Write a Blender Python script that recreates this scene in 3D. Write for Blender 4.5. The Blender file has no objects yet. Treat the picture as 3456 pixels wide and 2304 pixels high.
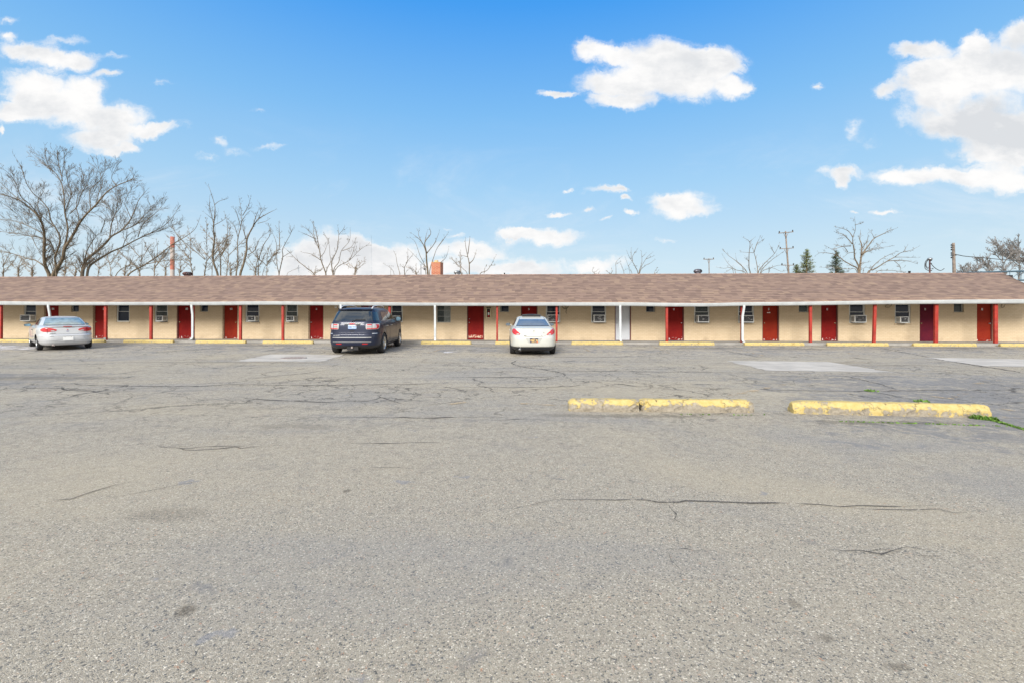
import bpy, bmesh, math, random
import numpy as np
from mathutils import Vector, Matrix
S = bpy.context.scene
COL = S.collection
# ---------------------------------------------------------------- camera
CAMH, F, HY, ROLL = 1.2, 1536.0, 1078.0, 0.00145      # metres / source pixels (3456 wide)
cd = bpy.data.cameras.new("camera"); cam = bpy.data.objects.new("camera", cd); COL.objects.link(cam)
RT = Vector((math.cos(ROLL), 0, math.sin(ROLL))); UP = Vector((-math.sin(ROLL), 0, math.cos(ROLL))); FW = Vector((0, 1, 0))
cam.matrix_world = Matrix(((RT.x, UP.x, 0, 0), (RT.y, UP.y, -1, 0), (RT.z, UP.z, 0, CAMH), (0, 0, 0, 1)))
cd.sensor_width = 36; cd.lens = F/3456*36; cd.shift_y = -(1152-HY)/3456; cd.clip_start = .05; cd.clip_end = 3000
S.camera = cam
# ---------------------------------------------------------------- light, exposure
S.view_settings.view_transform = 'Standard'; S.view_settings.look = 'None'
S.view_settings.exposure = 0.9; S.view_settings.gamma = 1
S.cycles.max_bounces = 6; S.cycles.diffuse_bounces = 4
SUN_EL, SUN_AZ = math.radians(28), math.radians(196)     # azimuth clockwise from +Y: behind the camera, a little to the left
sl = bpy.data.lights.new("sun", 'SUN'); sl.energy = 2.4; sl.angle = math.radians(22); sl.color = (1, .96, .90)
so = bpy.data.objects.new("sun", sl); COL.objects.link(so)
sd = Vector((math.sin(SUN_AZ)*math.cos(SUN_EL), math.cos(SUN_AZ)*math.cos(SUN_EL), math.sin(SUN_EL)))
so.rotation_euler = sd.to_track_quat('Z', 'Y').to_euler(); so.location = (0, -20, 30)
SKY_K = 5.95
W = bpy.data.worlds.new("World"); S.world = W; W.use_nodes = True

class NT:
    """tiny node-building helper"""
    def __init__(s, tree): s.t = tree; s.n = tree.nodes; s.l = tree.links
    def node(s, ty, **kw):
        n = s.n.new(ty)
        for k, v in kw.items(): setattr(n, k, v)
        return n
    def put(s, sock, v):
        if hasattr(v, 'is_linked') or isinstance(v, bpy.types.NodeSocket): s.l.new(v, sock)
        elif v is not None: sock.default_value = v
    def math(s, op, a, b=None, c=None, clamp=False):
        n = s.node('ShaderNodeMath', operation=op, use_clamp=clamp); s.put(n.inputs[0], a)
        if b is not None: s.put(n.inputs[1], b)
        if c is not None: s.put(n.inputs[2], c)
        return n.outputs[0]
    def vec(s, op, a, b=None):
        n = s.node('ShaderNodeVectorMath', operation=op); s.put(n.inputs[0], a)
        if b is not None: s.put(n.inputs[1], b)
        return n.outputs['Value'] if op in ('LENGTH', 'DOT_PRODUCT') else n.outputs[0]
    def sep(s, v): n = s.node('ShaderNodeSeparateXYZ'); s.put(n.inputs[0], v); return n.outputs
    def comb(s, x, y, z):
        n = s.node('ShaderNodeCombineXYZ')
        for i, v in enumerate((x, y, z)): s.put(n.inputs[i], v)
        return n.outputs[0]
    def mix(s, f, a, b, bt='MIX'):
        n = s.node('ShaderNodeMix', data_type='RGBA', blend_type=bt)
        s.put(n.inputs[0], f); s.put(n.inputs[6], a if not isinstance(a, tuple) else (*a[:3], 1)); s.put(n.inputs[7], b if not isinstance(b, tuple) else (*b[:3], 1))
        return n.outputs[2]
    def noise(s, v, scale, detail=3, rough=.55, dist=0, col=False):
        n = s.node('ShaderNodeTexNoise'); s.put(n.inputs['Vector'], v); n.inputs['Scale'].default_value = scale
        n.inputs['Detail'].default_value = detail; n.inputs['Roughness'].default_value = rough; n.inputs['Distortion'].default_value = dist
        return n.outputs['Color' if col else 'Fac']
    def voro(s, v, scale, feature='F1', out='Color', rnd=1):
        n = s.node('ShaderNodeTexVoronoi', feature=feature); s.put(n.inputs['Vector'], v); n.inputs['Scale'].default_value = scale
        n.inputs['Randomness'].default_value = rnd
        return n.outputs[out]
    def step(s, v, a, b, lo=0, hi=1):
        n = s.node('ShaderNodeMapRange', interpolation_type='SMOOTHSTEP'); s.put(n.inputs[0], v)
        for i, q in enumerate((a, b, lo, hi)): n.inputs[i+1].default_value = q
        return n.outputs[0]
    def ramp(s, f, stops, interp='LINEAR'):
        n = s.node('ShaderNodeValToRGB'); s.put(n.inputs[0], f); r = n.color_ramp; r.interpolation = interp
        while len(r.elements) < len(stops): r.elements.new(.5)
        for e, (p, c) in zip(r.elements, stops): e.position = p; e.color = (*c, 1)
        return n.outputs[0]

# ---------------------------------------------------------------- sky with clouds (in the world)
def build_sky():
    N = NT(W.node_tree); N.n.clear()
    out = N.node('ShaderNodeOutputWorld'); bg = N.node('ShaderNodeBackground'); N.l.new(bg.outputs[0], out.inputs[0])
    sk = N.node('ShaderNodeTexSky', sky_type='NISHITA', sun_disc=False); sk.sun_elevation = SUN_EL; sk.sun_rotation = SUN_AZ
    sk.air_density = 1.2; sk.dust_density = .6; sk.ozone_density = 3
    d = N.node('ShaderNodeTexCoord').outputs['Generated']
    x, y, z = N.sep(d)
    hs = N.node('ShaderNodeHueSaturation'); hs.inputs['Saturation'].default_value = 1.25; hs.inputs['Value'].default_value = 1.5; N.l.new(sk.outputs[0], hs.inputs['Color'])
    el_ = N.math('ARCTAN2', z, N.math('SQRT', N.math('ADD', N.math('MULTIPLY', x, x), N.math('MULTIPLY', y, y))))
    grad = N.ramp(N.math('DIVIDE', el_, 1.5708, clamp=True), [(0, (.74, .84, .91)), (.086, (.61, .775, .895)), (.173, (.41, .68, .94)), (.265, (.235, .55, .95)), (.386, (.065, .37, .95)), (.5, (.05, .28, .80)), (1, (.05, .2, .6))])
    grad = N.mix(1, grad, (SKY_K, SKY_K, SKY_K), 'MULTIPLY')
    sky = N.mix(.93, hs.outputs[0], grad)
    # gnomonic chart of the front of the sky: units are tangents
    yy = N.math('MAXIMUM', y, .05)
    px = N.math('DIVIDE', x, yy); pz = N.math('DIVIDE', z, yy)
    P = N.comb(px, pz, 0)
    n1 = N.noise(P, 5.5, 6, .62, col=True); n2 = N.noise(P, 22, 4, .6, col=True)
    w1 = N.vec('SCALE', N.vec('SUBTRACT', n1, (.5, .5, .5))); w1.node.inputs['Scale'].default_value = .085
    w2 = N.vec('SCALE', N.vec('SUBTRACT', n2, (.5, .5, .5))); w2.node.inputs['Scale'].default_value = .03
    Q = N.vec('ADD', N.vec('ADD', P, w1), w2)
    Q = N.vec('MULTIPLY', Q, (1, 1, 0))
    L = [(150,290,230,60,0,1),(400,330,150,55,0,1),(600,400,90,26,0,.8),(20,200,70,40,0,.9),(200,470,190,100,0,1),(480,480,120,80,0,1),(330,600,270,95,0,1),
         (650,650,210,85,0,1),(560,760,230,70,0,1),(860,730,130,36,0,1),(60,640,130,60,0,1),(690,825,115,30,0,1),(30,110,70,22,0,.55),(330,215,150,24,0,.45),(640,300,110,20,0,.35),(120,560,240,60,0,.4),(960,700,120,24,0,.35),(1300,830,90,30,0,.3),(10,740,20,30,0,.9),
         (1200,780,60,30,0,.5),(1500,795,110,20,0,.45),(1150,875,70,24,0,.45),(920,450,70,22,0,.4),(1430,610,60,14,0,.3),
         (1850,1400,190,110,0,1),(1640,1440,140,80,0,1),(2000,1450,220,80,0,1),(1850,1510,420,60,0,1),
         (1350,280,170,60,1,1),(1700,310,280,95,1,1),(2000,330,170,85,1,1),(1450,450,260,85,1,1),(1850,450,320,115,1,1),(1130,515,100,22,1,1),(1480,555,190,42,1,1),(2110,500,100,60,1,1),
         (1280,1160,55,20,1,.8),(1120,1200,70,20,1,.8),(1370,1065,110,24,1,.75),(1470,1050,50,20,1,.75),(1180,1045,36,12,1,.6),(1490,1108,45,18,1,.8),(1530,1188,45,14,1,.8),(1370,1240,40,12,1,.6),(1800,1110,200,42,1,1),(1850,1165,200,42,1,1),
         (560,1330,60,16,1,.5),(500,1290,40,10,1,.4),(1720,1330,90,14,1,.4),(60,1240,80,14,0,.0),(1040,1330,260,50,1,1),(900,1315,120,34,1,1),(0,1380,110,70,1,1),(250,1410,150,60,1,1),(150,1490,330,60,1,1),(640,1410,230,55,1,1),(980,1485,180,50,1,1),(1350,1480,170,45,1,.9),(650,1500,330,40,1,.9),
         (1150,280,160,45,2,1),(1440,250,105,75,2,1),(1720,170,110,70,2,1),(1330,400,280,120,2,1),(1240,470,200,110,2,1),(1650,370,260,180,2,1),(980,500,90,50,2,.7),(1480,640,400,120,2,1),(1680,760,260,120,2,1),(1650,880,230,60,2,.8),(1420,820,160,50,2,.4),(1250,700,180,70,2,.35),
         (740,955,130,45,2,1),(745,1015,55,38,2,1),(1050,960,150,60,2,1),(1300,960,190,60,2,1),(1620,1000,260,75,2,1),(780,700,60,70,2,.4),(870,760,60,40,2,.3),(580,482,42,24,2,.6),(940,1178,80,18,2,.75),(780,1187,32,9,2,.6)]
    X0 = (0, 1200, 2400); acc = None
    for (a, b, ra, rb, k, amp) in L:
        cx = (X0[k]+a/1.651-1728)/F; cz = (HY-b/1.651)/F; ra = ra/1.651/F*1.12; rb = rb/1.651/F*1.15
        v = N.vec('MULTIPLY', N.vec('SUBTRACT', Q, (cx, cz, 0)), (1/ra, 1/rb, 0))
        e = N.math('MULTIPLY_ADD', N.vec('LENGTH', v), -amp, 1.12*amp, clamp=True)
        acc = e if acc is None else N.math('ADD', acc, e)
    fine = N.noise(P, 14, 7, .62)
    dens = N.math('ADD', N.math('MINIMUM', acc, .9), N.math('MULTIPLY_ADD', fine, 1.0, -.46))
    front = N.math('MULTIPLY', N.step(dens, -.02, .80), N.step(acc, .0, .25))
    wis = N.step(N.noise(N.vec('MULTIPLY', Q, (1, 2.2, 0)), 26, 5, .7), .30, .62)          # ragged, see-through fringes
    front = N.math('MULTIPLY', front, N.math('MAXIMUM', wis, N.step(acc, .18, .55)))
    veil = N.math('MULTIPLY', N.step(N.noise(N.vec('MULTIPLY', P, (1, 2.6, 0)), 2.3, 7, .66, .6), .47, .80), N.math('MULTIPLY', N.step(pz, .48, .22), .42))
    front = N.math('MAXIMUM', front, veil)
    front = N.math('MULTIPLY', front, N.step(y, .02, .12))
    # everywhere else: unseen broken cloud, added overhead and behind to brighten and whiten the light
    gx = N.vec('MULTIPLY', d, (1, 1, 2.2)); gn = N.noise(gx, 2.2, 6, .6)
    back = N.step(gn, .36, .56)
    el = N.step(z, .66, .85); behind = N.math('MAXIMUM', el, N.step(y, .12, -.05))
    back = N.math('MULTIPLY', back, behind)
    cl = N.math('MAXIMUM', front, back)
    # cloud brightness: bright tops, greyer hearts and undersides
    sh = N.noise(N.vec('ADD', P, (0, .03, 0)), 7, 5, .6)
    gv = N.vec('MULTIPLY', N.vec('SUBTRACT', Q, ((2400+1560/1.651-1728)/F, (HY-700/1.651)/F, 0)), (F/260, F/95, 0))
    g = N.step(N.vec('LENGTH', gv), 1.25, .25)
    body = N.math('MULTIPLY', N.step(N.noise(N.vec('MULTIPLY', P, (1, 1.7, 0)), 6.5, 6, .62), .36, .66), .85)
    shade = N.math('ADD', N.math('MULTIPLY', g, .75), N.math('MULTIPLY', body, N.step(acc, .2, .9)), clamp=True)
    cc = N.mix(shade, (6.35, 6.3, 6.25), (4.6, 4.75, 4.95)); cc = N.mix(behind, cc, (9.5, 9.1, 8.5))
    col = N.mix(cl, sky, cc)
    # pale air near the horizon
    N.l.new(col, bg.inputs[0]); bg.inputs[1].default_value = .085
    W.cycles.sampling_method = 'MANUAL'; W.cycles.sample_map_resolution = 512
build_sky()

# ---------------------------------------------------------------- geometry helpers
def ground_z(x, y):
    return -.14*math.exp(-((y-16.6)/4.0)**2) if y < 24 else 0.0
def ray(px, py):
    d = FW*F + RT*(px-1728) + UP*(HY-py); return d
CP = Vector((0, 0, CAMH))
def G(px, py, dz=0.):
    """point of the ground seen at a source pixel"""
    d = ray(px, py); z = 0
    for _ in range(30):
        t = (z+dz-CAMH)/d.z; p = CP+d*t; z = .5*z+.5*ground_z(p.x, p.y)
    return Vector((p.x, p.y, ground_z(p.x, p.y)+dz))
def AT(px, py, Y):
    d = ray(px, py); return CP+d*(Y/d.y)
def tag(o, label=None, cat=None, group=None, kind=None):
    if label: o['label'] = label
    if cat: o['category'] = cat
    if group: o['group'] = group
    if kind: o['kind'] = kind
    return o
def empty(name, loc=(0, 0, 0), rot=(0, 0, 0), label=None, cat=None, group=None):
    o = bpy.data.objects.new(name, None); COL.objects.link(o); o.location = loc; o.rotation_euler = rot; o.empty_display_size = .2
    return tag(o, label, cat, group)
class MB:
    """mesh buffer"""
    def __init__(s): s.v = []; s.f = []; s.m = []; s.sm = []
    def add(s, vs, fs, mi=0, smooth=False):
        b = len(s.v); s.v += [tuple(p) for p in vs]; s.f += [tuple(b+i for i in f) for f in fs]; s.m += [mi]*len(fs); s.sm += [smooth]*len(fs); return s
    def box(s, x0, x1, y0, y1, z0, z1, mi=0, bev=0):
        if bev:
            b = bev; ys = (y0, y1)
            def ring(x, i): return [(x, y0+i, z0+i*0), (x, y1-i, z0+i*0), (x, y1, z0+b), (x, y1, z1-b), (x, y1-b, z1), (x, y0+b, z1), (x, y0, z1-b), (x, y0, z0+b)]
            return s.prism([(x0+b, y0), (x1-b, y0), (x1, y0+b), (x1, y1-b), (x1-b, y1), (x0+b, y1), (x0, y1-b), (x0, y0+b)], z0, z1, mi, bev)
        v = [(x0, y0, z0), (x1, y0, z0), (x1, y1, z0), (x0, y1, z0), (x0, y0, z1), (x1, y0, z1), (x1, y1, z1), (x0, y1, z1)]
        return s.add(v, [(0, 3, 2, 1), (4, 5, 6, 7), (0, 1, 5, 4), (1, 2, 6, 5), (2, 3, 7, 6), (3, 0, 4, 7)], mi)
    def prism(s, poly, z0, z1, mi=0, bev=0):
        n = len(poly); cx = sum(p[0] for p in poly)/n; cy = sum(p[1] for p in poly)/n
        def ins(p, b):
            dx, dy = p[0]-cx, p[1]-cy; L = math.hypot(dx, dy) or 1; return (p[0]-dx/L*b, p[1]-dy/L*b)
        rings = [(z0, 0), (z1-bev, 0), (z1, bev)] if bev else [(z0, 0), (z1, 0)]
        v = []
        for z, b in rings: v += [(*ins(p, b), z) for p in poly]
        f = []
        for r in range(len(rings)-1):
            for i in range(n): j = (i+1) % n; f.append((r*n+i, r*n+j, (r+1)*n+j, (r+1)*n+i))
        f.append(tuple(range((len(rings)-1)*n, len(rings)*n))); f.append(tuple(range(n-1, -1, -1)))
        return s.add(v, f, mi)
    def tube(s, pts, rads, n=6, mi=0, cap=True, smooth=True):
        pts = [Vector(p) for p in pts]
        if not hasattr(rads, '__len__'): rads = [rads]*len(pts)
        v = []; f = []; nrm = None
        for i, p in enumerate(pts):
            t = (pts[min(i+1, len(pts)-1)]-pts[max(i-1, 0)])
            t = t.normalized() if t.length > 1e-9 else Vector((0, 0, 1))
            if nrm is None: nrm = t.orthogonal().normalized()
            nrm = (nrm - t*nrm.dot(t)); nrm = nrm.normalized() if nrm.length > 1e-6 else t.orthogonal().normalized()
            b = t.cross(nrm)
            for k in range(n):
                a = 2*math.pi*k/n; v.append(p+(nrm*math.cos(a)+b*math.sin(a))*rads[i])
        for i in range(len(pts)-1):
            for k in range(n): j = (k+1) % n; f.append((i*n+k, i*n+j, (i+1)*n+j, (i+1)*n+k))
        if cap: f.append(tuple(range(n-1, -1, -1))); f.append(tuple(range((len(pts)-1)*n, len(pts)*n)))
        return s.add(v, f, mi, smooth)
    def lathe(s, prof, axis='X', c=(0, 0, 0), n=32, mi=0, smooth=True, scale=(1, 1, 1)):
        v = []; f = []
        for (a, r) in prof:
            for k in range(n):
                t = 2*math.pi*k/n; p = {'X': (a, r*math.cos(t), r*math.sin(t)), 'Y': (r*math.cos(t), a, r*math.sin(t)), 'Z': (r*math.cos(t), r*math.sin(t), a)}[axis]
                v.append((c[0]+p[0]*scale[0], c[1]+p[1]*scale[1], c[2]+p[2]*scale[2]))
        for i in range(len(prof)-1):
            for k in range(n): j = (k+1) % n; f.append((i*n+k, i*n+j, (i+1)*n+j, (i+1)*n+k))
        return s.add(v, f, mi, smooth)
    def build(s, name, mats, parent=None, **kw):
        me = bpy.data.meshes.new(name); me.from_pydata(s.v, [], s.f)
        for m in (mats if isinstance(mats, (list, tuple)) else [mats]): me.materials.append(m)
        me.polygons.foreach_set('material_index', s.m); me.polygons.foreach_set('use_smooth', s.sm); me.update()
        bm = bmesh.new(); bm.from_mesh(me)
        if len(bm.faces) < 40000: bmesh.ops.recalc_face_normals(bm, faces=bm.faces)
        bm.to_mesh(me); bm.free()
        o = bpy.data.objects.new(name, me); COL.objects.link(o); o.parent = parent
        return tag(o, **kw)
_font = {}
def text_mesh(body, size, bold=0.0):
    c = bpy.data.curves.new('t', 'FONT'); c.body = body; c.size = size; c.align_x = 'CENTER'; c.align_y = 'CENTER'; c.offset = bold; c.extrude = 0
    o = bpy.data.objects.new('t', c); COL.objects.link(o)
    me = bpy.data.meshes.new_from_object(o.evaluated_get(bpy.context.evaluated_depsgraph_get()))
    v = [tuple(p.co) for p in me.vertices]; f = [tuple(p.vertices) for p in me.polygons]
    bpy.data.objects.remove(o); bpy.data.curves.remove(c); bpy.data.meshes.remove(me)
    return v, f

# ---------------------------------------------------------------- materials
M = {}
def mat(name, col, rough=.6, metal=0, var=.12, vs=6, bump=0, bs=40, spec=.5, coat=0, dirt=None, dirtf=.0):
    m = bpy.data.materials.new(name); m.use_nodes = True; N = NT(m.node_tree); b = m.node_tree.nodes['Principled BSDF']
    tc = N.node('ShaderNodeTexCoord').outputs['Object']
    if var or dirt:
        n = N.noise(tc, vs, 5, .6)
        c = N.mix(N.step(n, .3, .7), tuple(q*(1-var) for q in col), tuple(min(1, q*(1+var)) for q in col))
        if dirt: c = N.mix(N.math('MULTIPLY', N.step(N.noise(tc, vs*.6+1.3, 7, .68), .48, .66), dirtf), c, dirt)
        N.l.new(c, b.inputs['Base Color'])
    else: b.inputs['Base Color'].default_value = (*col, 1)
    b.inputs['Roughness'].default_value = rough; b.inputs['Metallic'].default_value = metal; b.inputs['Specular IOR Level'].default_value = spec
    b.inputs['Coat Weight'].default_value = coat; b.inputs['Coat Roughness'].default_value = .06
    if bump:
        bp = N.node('ShaderNodeBump'); bp.inputs['Strength'].default_value = bump; bp.inputs['Distance'].default_value = .01
        N.l.new(N.noise(tc, bs, 4), bp.inputs['Height']); N.l.new(bp.outputs[0], b.inputs['Normal'])
    M[name] = m; return m
mat('white_metal', (.53, .56, .57), .38, 0, .08, 3, dirt=(.42, .41, .38), dirtf=.15)
mat('red_post', (.32, .022, .011), .65, 0, .2, 5, .2, 30, dirt=(.30, .05, .035), dirtf=.7)
mat('door_frame', (.13, .035, .03), .55, 0, .2, 8)
mat('brown_frame', (.30, .20, .13), .6, 0, .2, 8)
mat('alu', (.60, .60, .56), .4, .2, .1, 8)
mat('old_alu', (.32, .32, .29), .5, .2, .2, 8)
mat('glass_dark', (.008, .013, .030), .10, 0, 0, spec=.22)
mat('glass_curtain', (.045, .055, .052), .15, 0, .25, 12, spec=.25)
mat('glass_pale', (.20, .215, .20), .2, 0, .25, 9, spec=.4)
mat('ac_white', (.78, .79, .77), .45, 0, .1, 6, dirt=(.34, .32, .27), dirtf=.5)
mat('ac_grille', (.05, .05, .055), .5, 0, .6, 30, dirt=(.45, .45, .45), dirtf=.35)
mat('ac_side', (.28, .29, .29), .5, 0, .2, 10)
mat('brass', (.65, .55, .35), .25, .9, 0)
mat('steel', (.55, .56, .57), .3, .9, 0)
mat('black', (.012, .012, .014), .5, 0, 0)
mat('plate_white', (.8, .8, .78), .5, 0, 0)
mat('galv', (.32, .34, .35), .38, .7, .2, 12)
mat('rust_vent', (.10, .045, .04), .5, .4, .3, 12)
mat('cable', (.03, .03, .03), .6, 0, 0)
mat('pole_wood', (.20, .16, .13), .85, 0, .3, 4, .4, 20)
mat('tyre', (.014, .014, .016), .75, 0, .2, 20)
mat('rim', (.50, .51, .52), .25, .85, 0)
mat('dark_plastic', (.018, .019, .024), .5, 0, .1, 10)
mat('well', (.008, .008, .009), .9, 0, 0)
mat('lamp_red', (.48, .012, .015), .15, 0, .1, 20, spec=.6, coat=.6)
mat('lamp_clear', (.44, .42, .42), .15, .1, .1, 30, coat=.6)
mat('chrome', (.55, .56, .57), .28, .95, 0)
mat('paint_silver', (.55, .56, .57), .36, .25, .03, 30, coat=.8)
mat('paint_white', (.50, .50, .455), .35, 0, .02, 6, coat=.7)
mat('paint_navy', (.012, .017, .040), .42, .25, .05, 40, spec=.35, coat=.35)
mat('car_glass', (.015, .022, .028), .05, 0, 0, spec=.8, coat=.4)
mat('car_glass_sky', (.20, .27, .28), .08, 0, .3, 5, spec=.9, coat=.5)  # sky reflection and see-through brightness put into the base colour
mat('car_glass_mid', (.10, .125, .15), .07, 0, .1, 3, spec=.9, coat=.5)
mat('seam', (.01, .01, .012), .7, 0, 0)
mat('bark', (.155, .120, .082), .9, 0, .35, 3, .5, 14)
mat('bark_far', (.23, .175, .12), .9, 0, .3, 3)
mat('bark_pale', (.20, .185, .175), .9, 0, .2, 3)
mat('needles', (.13, .15, .045), .8, 0, .5, 2.5)
mat('needles_dark', (.055, .08, .045), .8, 0, .4, 2.5)
mat('grass', (.10, .19, .025), .7, 0, .4, 9)
mat('stack_red', (.40, .13, .09), .8, 0, .2, 1)
mat('stack_white', (.42, .36, .33), .8, 0, .1, 1)
mat('steel_blue', (.06, .11, .15), .5, .3, .2, 3)
mat('terracotta', (.50, .33, .16), .8, 0, .2, 10)
def newmat(name):
    m = bpy.data.materials.new(name); m.use_nodes = True; M[name] = m
    return m, NT(m.node_tree), m.node_tree.nodes['Principled BSDF']
def bumped(N, b, h, strength, dist):
    bp = N.node('ShaderNodeBump'); bp.inputs['Strength'].default_value = strength; bp.inputs['Distance'].default_value = dist
    N.put(bp.inputs['Height'], h); N.l.new(bp.outputs[0], b.inputs['Normal'])
def asphalt():
    m, N, b = newmat('asphalt'); tc = N.node('ShaderNodeTexCoord').outputs['Object']
    wob = N.vec('ADD', tc, N.vec('MULTIPLY', N.vec('SUBTRACT', N.noise(tc, 60, 2, col=True), (.5, .5, .5)), (.008, .008, .008)))
    stones = N.ramp(N.sep(N.voro(wob, 165))[0], [(0, (.065, .07, .078)), (.07, (.09, .10, .115)), (.13, (.23, .215, .19)), (.35, (.33, .305, .265)), (.6, (.42, .39, .34)), (.80, (.31, .30, .28)), (.93, (.58, .55, .49)), (1, (.70, .67, .61))], 'LINEAR')
    big = N.ramp(N.sep(N.voro(wob, 80))[1], [(0, (.07, .08, .10)), (.05, (.11, .13, .15)), (.07, (.33, .31, .27)), (.9, (.40, .37, .32)), (.955, (.60, .56, .50)), (1, (.42, .22, .14))], 'LINEAR')
    grain = N.mix(N.step(N.voro(wob, 37, out='Distance'), .016, .009) if False else N.step(N.noise(tc, 80, 1), .50, .60), stones, big)
    gap = N.voro(wob, 165, 'DISTANCE_TO_EDGE', 'Distance')
    grain = N.mix(N.math('MULTIPLY', N.step(gap, .10, .0), .55), grain, (.10, .092, .08))
    # fine matrix between the stones
    fines = N.noise(tc, 330, 2, .7)
    grain = N.mix(N.step(fines, .55, .85), grain, (.50, .47, .41)); grain = N.mix(N.step(fines, .42, .2), grain, (.12, .115, .10))
    grain = N.mix(.06, grain, (.37, .345, .305))
    # slabs with another wear
    n = N.noise(tc, .55, 6, .62, .4); n2 = N.noise(N.vec('ADD', tc, (31, 7, 0)), 1.7, 6, .65, .3); n3 = N.noise(N.vec('ADD', tc, (3, 77, 0)), 5.5, 6, .7, .5)
    x, y, z = N.sep(tc)
    rgt = N.math('MULTIPLY', N.step(x, 1.0, 7.0), N.math('MULTIPLY', N.step(y, 3.4, 4.6), N.step(y, 12.5, 8.0)))      # darker sealed zone round the loose stops
    lft = N.math('MULTIPLY', N.step(x, -6.5, -10), N.math('MULTIPLY', N.step(y, 7.4, 8.2), N.step(y, 10.6, 9.8)))
    far = N.math('MULTIPLY', N.step(y, 15.5, 19.5), 1.0)
    aniso = N.noise(N.vec('MULTIPLY', tc, (.22, 1.25, 1)), 1.6, 7, .68, .3)
    seal = N.math('ADD', N.math('ADD', N.math('MULTIPLY', rgt, .20), N.math('MULTIPLY', lft, .20)), N.math('MULTIPLY', far, .15))
    sm = N.step(N.math('ADD', N.math('ADD', N.math('MULTIPLY', n2, .5), N.math('MULTIPLY', n3, .5)), seal), .585, .70)
    c = N.mix(N.math('MULTIPLY', sm, .68), grain, (.150, .160, .190))
    c = N.mix(N.math('MULTIPLY', N.step(n, .54, .75), .30), c, (.40, .35, .285))
    c = N.mix(N.math('MULTIPLY', N.step(n3, .60, .82), .45), c, (.11, .105, .095))
    c = N.mix(N.math('MULTIPLY', N.step(aniso, .54, .68), N.math('MULTIPLY', N.step(y, 3.5, 8), .55)), c, (.17, .165, .165))
    c = N.mix(N.math('MULTIPLY', N.step(aniso, .46, .34), N.math('MULTIPLY', N.step(y, 3.5, 8), .40)), c, (.43, .40, .35))
    nr = N.step(y, 2.2, 6.5, .25, 1)
    m1 = N.noise(N.vec('ADD', tc, (1, 2, 0)), 13, 4, .7); m2 = N.noise(N.vec('ADD', tc, (5, 2, 0)), 3.4, 5, .7)
    c = N.mix(N.math('MULTIPLY', N.step(m1, .50, .72), N.math('MULTIPLY', nr, .70)), c, (.13, .125, .115)); c = N.mix(N.math('MULTIPLY', N.step(m1, .48, .28), N.math('MULTIPLY', nr, .45)), c, (.52, .49, .43))
    c = N.mix(N.math('MULTIPLY', N.step(m2, .52, .70), N.math('MULTIPLY', nr, .52)), c, (.17, .165, .17)); c = N.mix(N.math('MULTIPLY', N.step(m2, .45, .28), N.math('MULTIPLY', nr, .30)), c, (.46, .425, .37))
    w_ = N.noise(N.vec('ADD', N.vec('MULTIPLY', tc, (.6, 1, 1)), (50, 3, 0)), .42, 5, .6, .6)      # broad worn bands, tan against blue-grey
    c = N.mix(N.math('MULTIPLY', N.step(w_, .50, .66), .30), c, (.20, .215, .25)); c = N.mix(N.math('MULTIPLY', N.step(w_, .50, .34), .30), c, (.42, .375, .29))
    # small blue-grey scraped patches in the foreground
    sp = N.step(N.noise(N.vec('ADD', tc, (9, 9, 0)), 3.1, 5, .62), .665, .70)
    c = N.mix(N.math('MULTIPLY', sp, .55), c, (.20, .215, .26))
    # oil and leaf stains with a shape of their own
    st = None; wv = N.vec('ADD', tc, N.vec('MULTIPLY', N.vec('SUBTRACT', N.noise(tc, 7, 5, .65, col=True), (.5, .5, .5)), (.55, .55, 0)))
    fine = N.vec('ADD', tc, N.vec('MULTIPLY', N.vec('SUBTRACT', N.noise(tc, 40, 4, .65, col=True), (.5, .5, .5)), (.06, .06, 0)))
    for (px, py, rx, ry, k, v) in [(628, 2059, .045, .05, .85, fine), (1170, 1655, .03, .04, .8, fine), (2785, 2152, .035, .025, .6, fine), (3030, 2247, .05, .02, .6, fine), (2680, 2034, .03, .04, .6, fine), (560, 1735, .30, .12, .35, fine),
                                  (700, 1222, 3.4, .22, .5, wv), (160, 1275, 2.0, .35, .5, wv), (1000, 1438, .6, .15, .35, wv), (2780, 1248, 1.7, .28, .85, wv), (2850, 1223, 1.5, .2, .8, wv), (2380, 1175, 2.2, .35, .6, wv), (2700, 1178, 2.5, .3, .6, wv), (3250, 1175, 2.5, .35, .7, wv), (1500, 1168, 2.5, .3, .5, wv), (860, 1166, 3, .3, .5, wv), (1090, 2270, .04, .03, .3, fine), (2140, 1402, 1.0, .10, .6, wv), (3010, 1425, 1.2, .12, .6, wv), (1920,1400,.5,.12,.5,wv)]:
        g = G(px, py); q = N.vec('MULTIPLY', N.vec('SUBTRACT', v, (g.x, g.y, 0)), (1/rx, 1/ry, 0))
        e = N.math('MULTIPLY', N.step(N.vec('LENGTH', q), 1.15, .45), k)
        st = e if st is None else N.math('MAXIMUM', st, e)
    c = N.mix(N.math('MULTIPLY', N.math('MULTIPLY', st, N.step(N.noise(tc, 70, 4, .7), .30, .56, .25, 1)), .85), c, (.085, .075, .062))
    # hairline net cracks, only in some slabs
    cw = N.vec('ADD', tc, N.vec('MULTIPLY', N.vec('SUBTRACT', N.noise(tc, 1.6, 5, .65, col=True), (.5, .5, .5)), (.9, .9, 0)))
    e1 = N.voro(cw, .42, 'DISTANCE_TO_EDGE', 'Distance'); e2 = N.voro(cw, 1.5, 'DISTANCE_TO_EDGE', 'Distance')
    k1 = N.math('MULTIPLY', N.step(e1, .009, .002), N.step(N.noise(tc, .8, 2), .45, .55))
    k2 = N.math('MULTIPLY', N.step(e2, .020, .006), N.step(N.noise(N.vec('ADD', tc, (0, 0, 5)), .45, 3), .47, .56))
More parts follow.
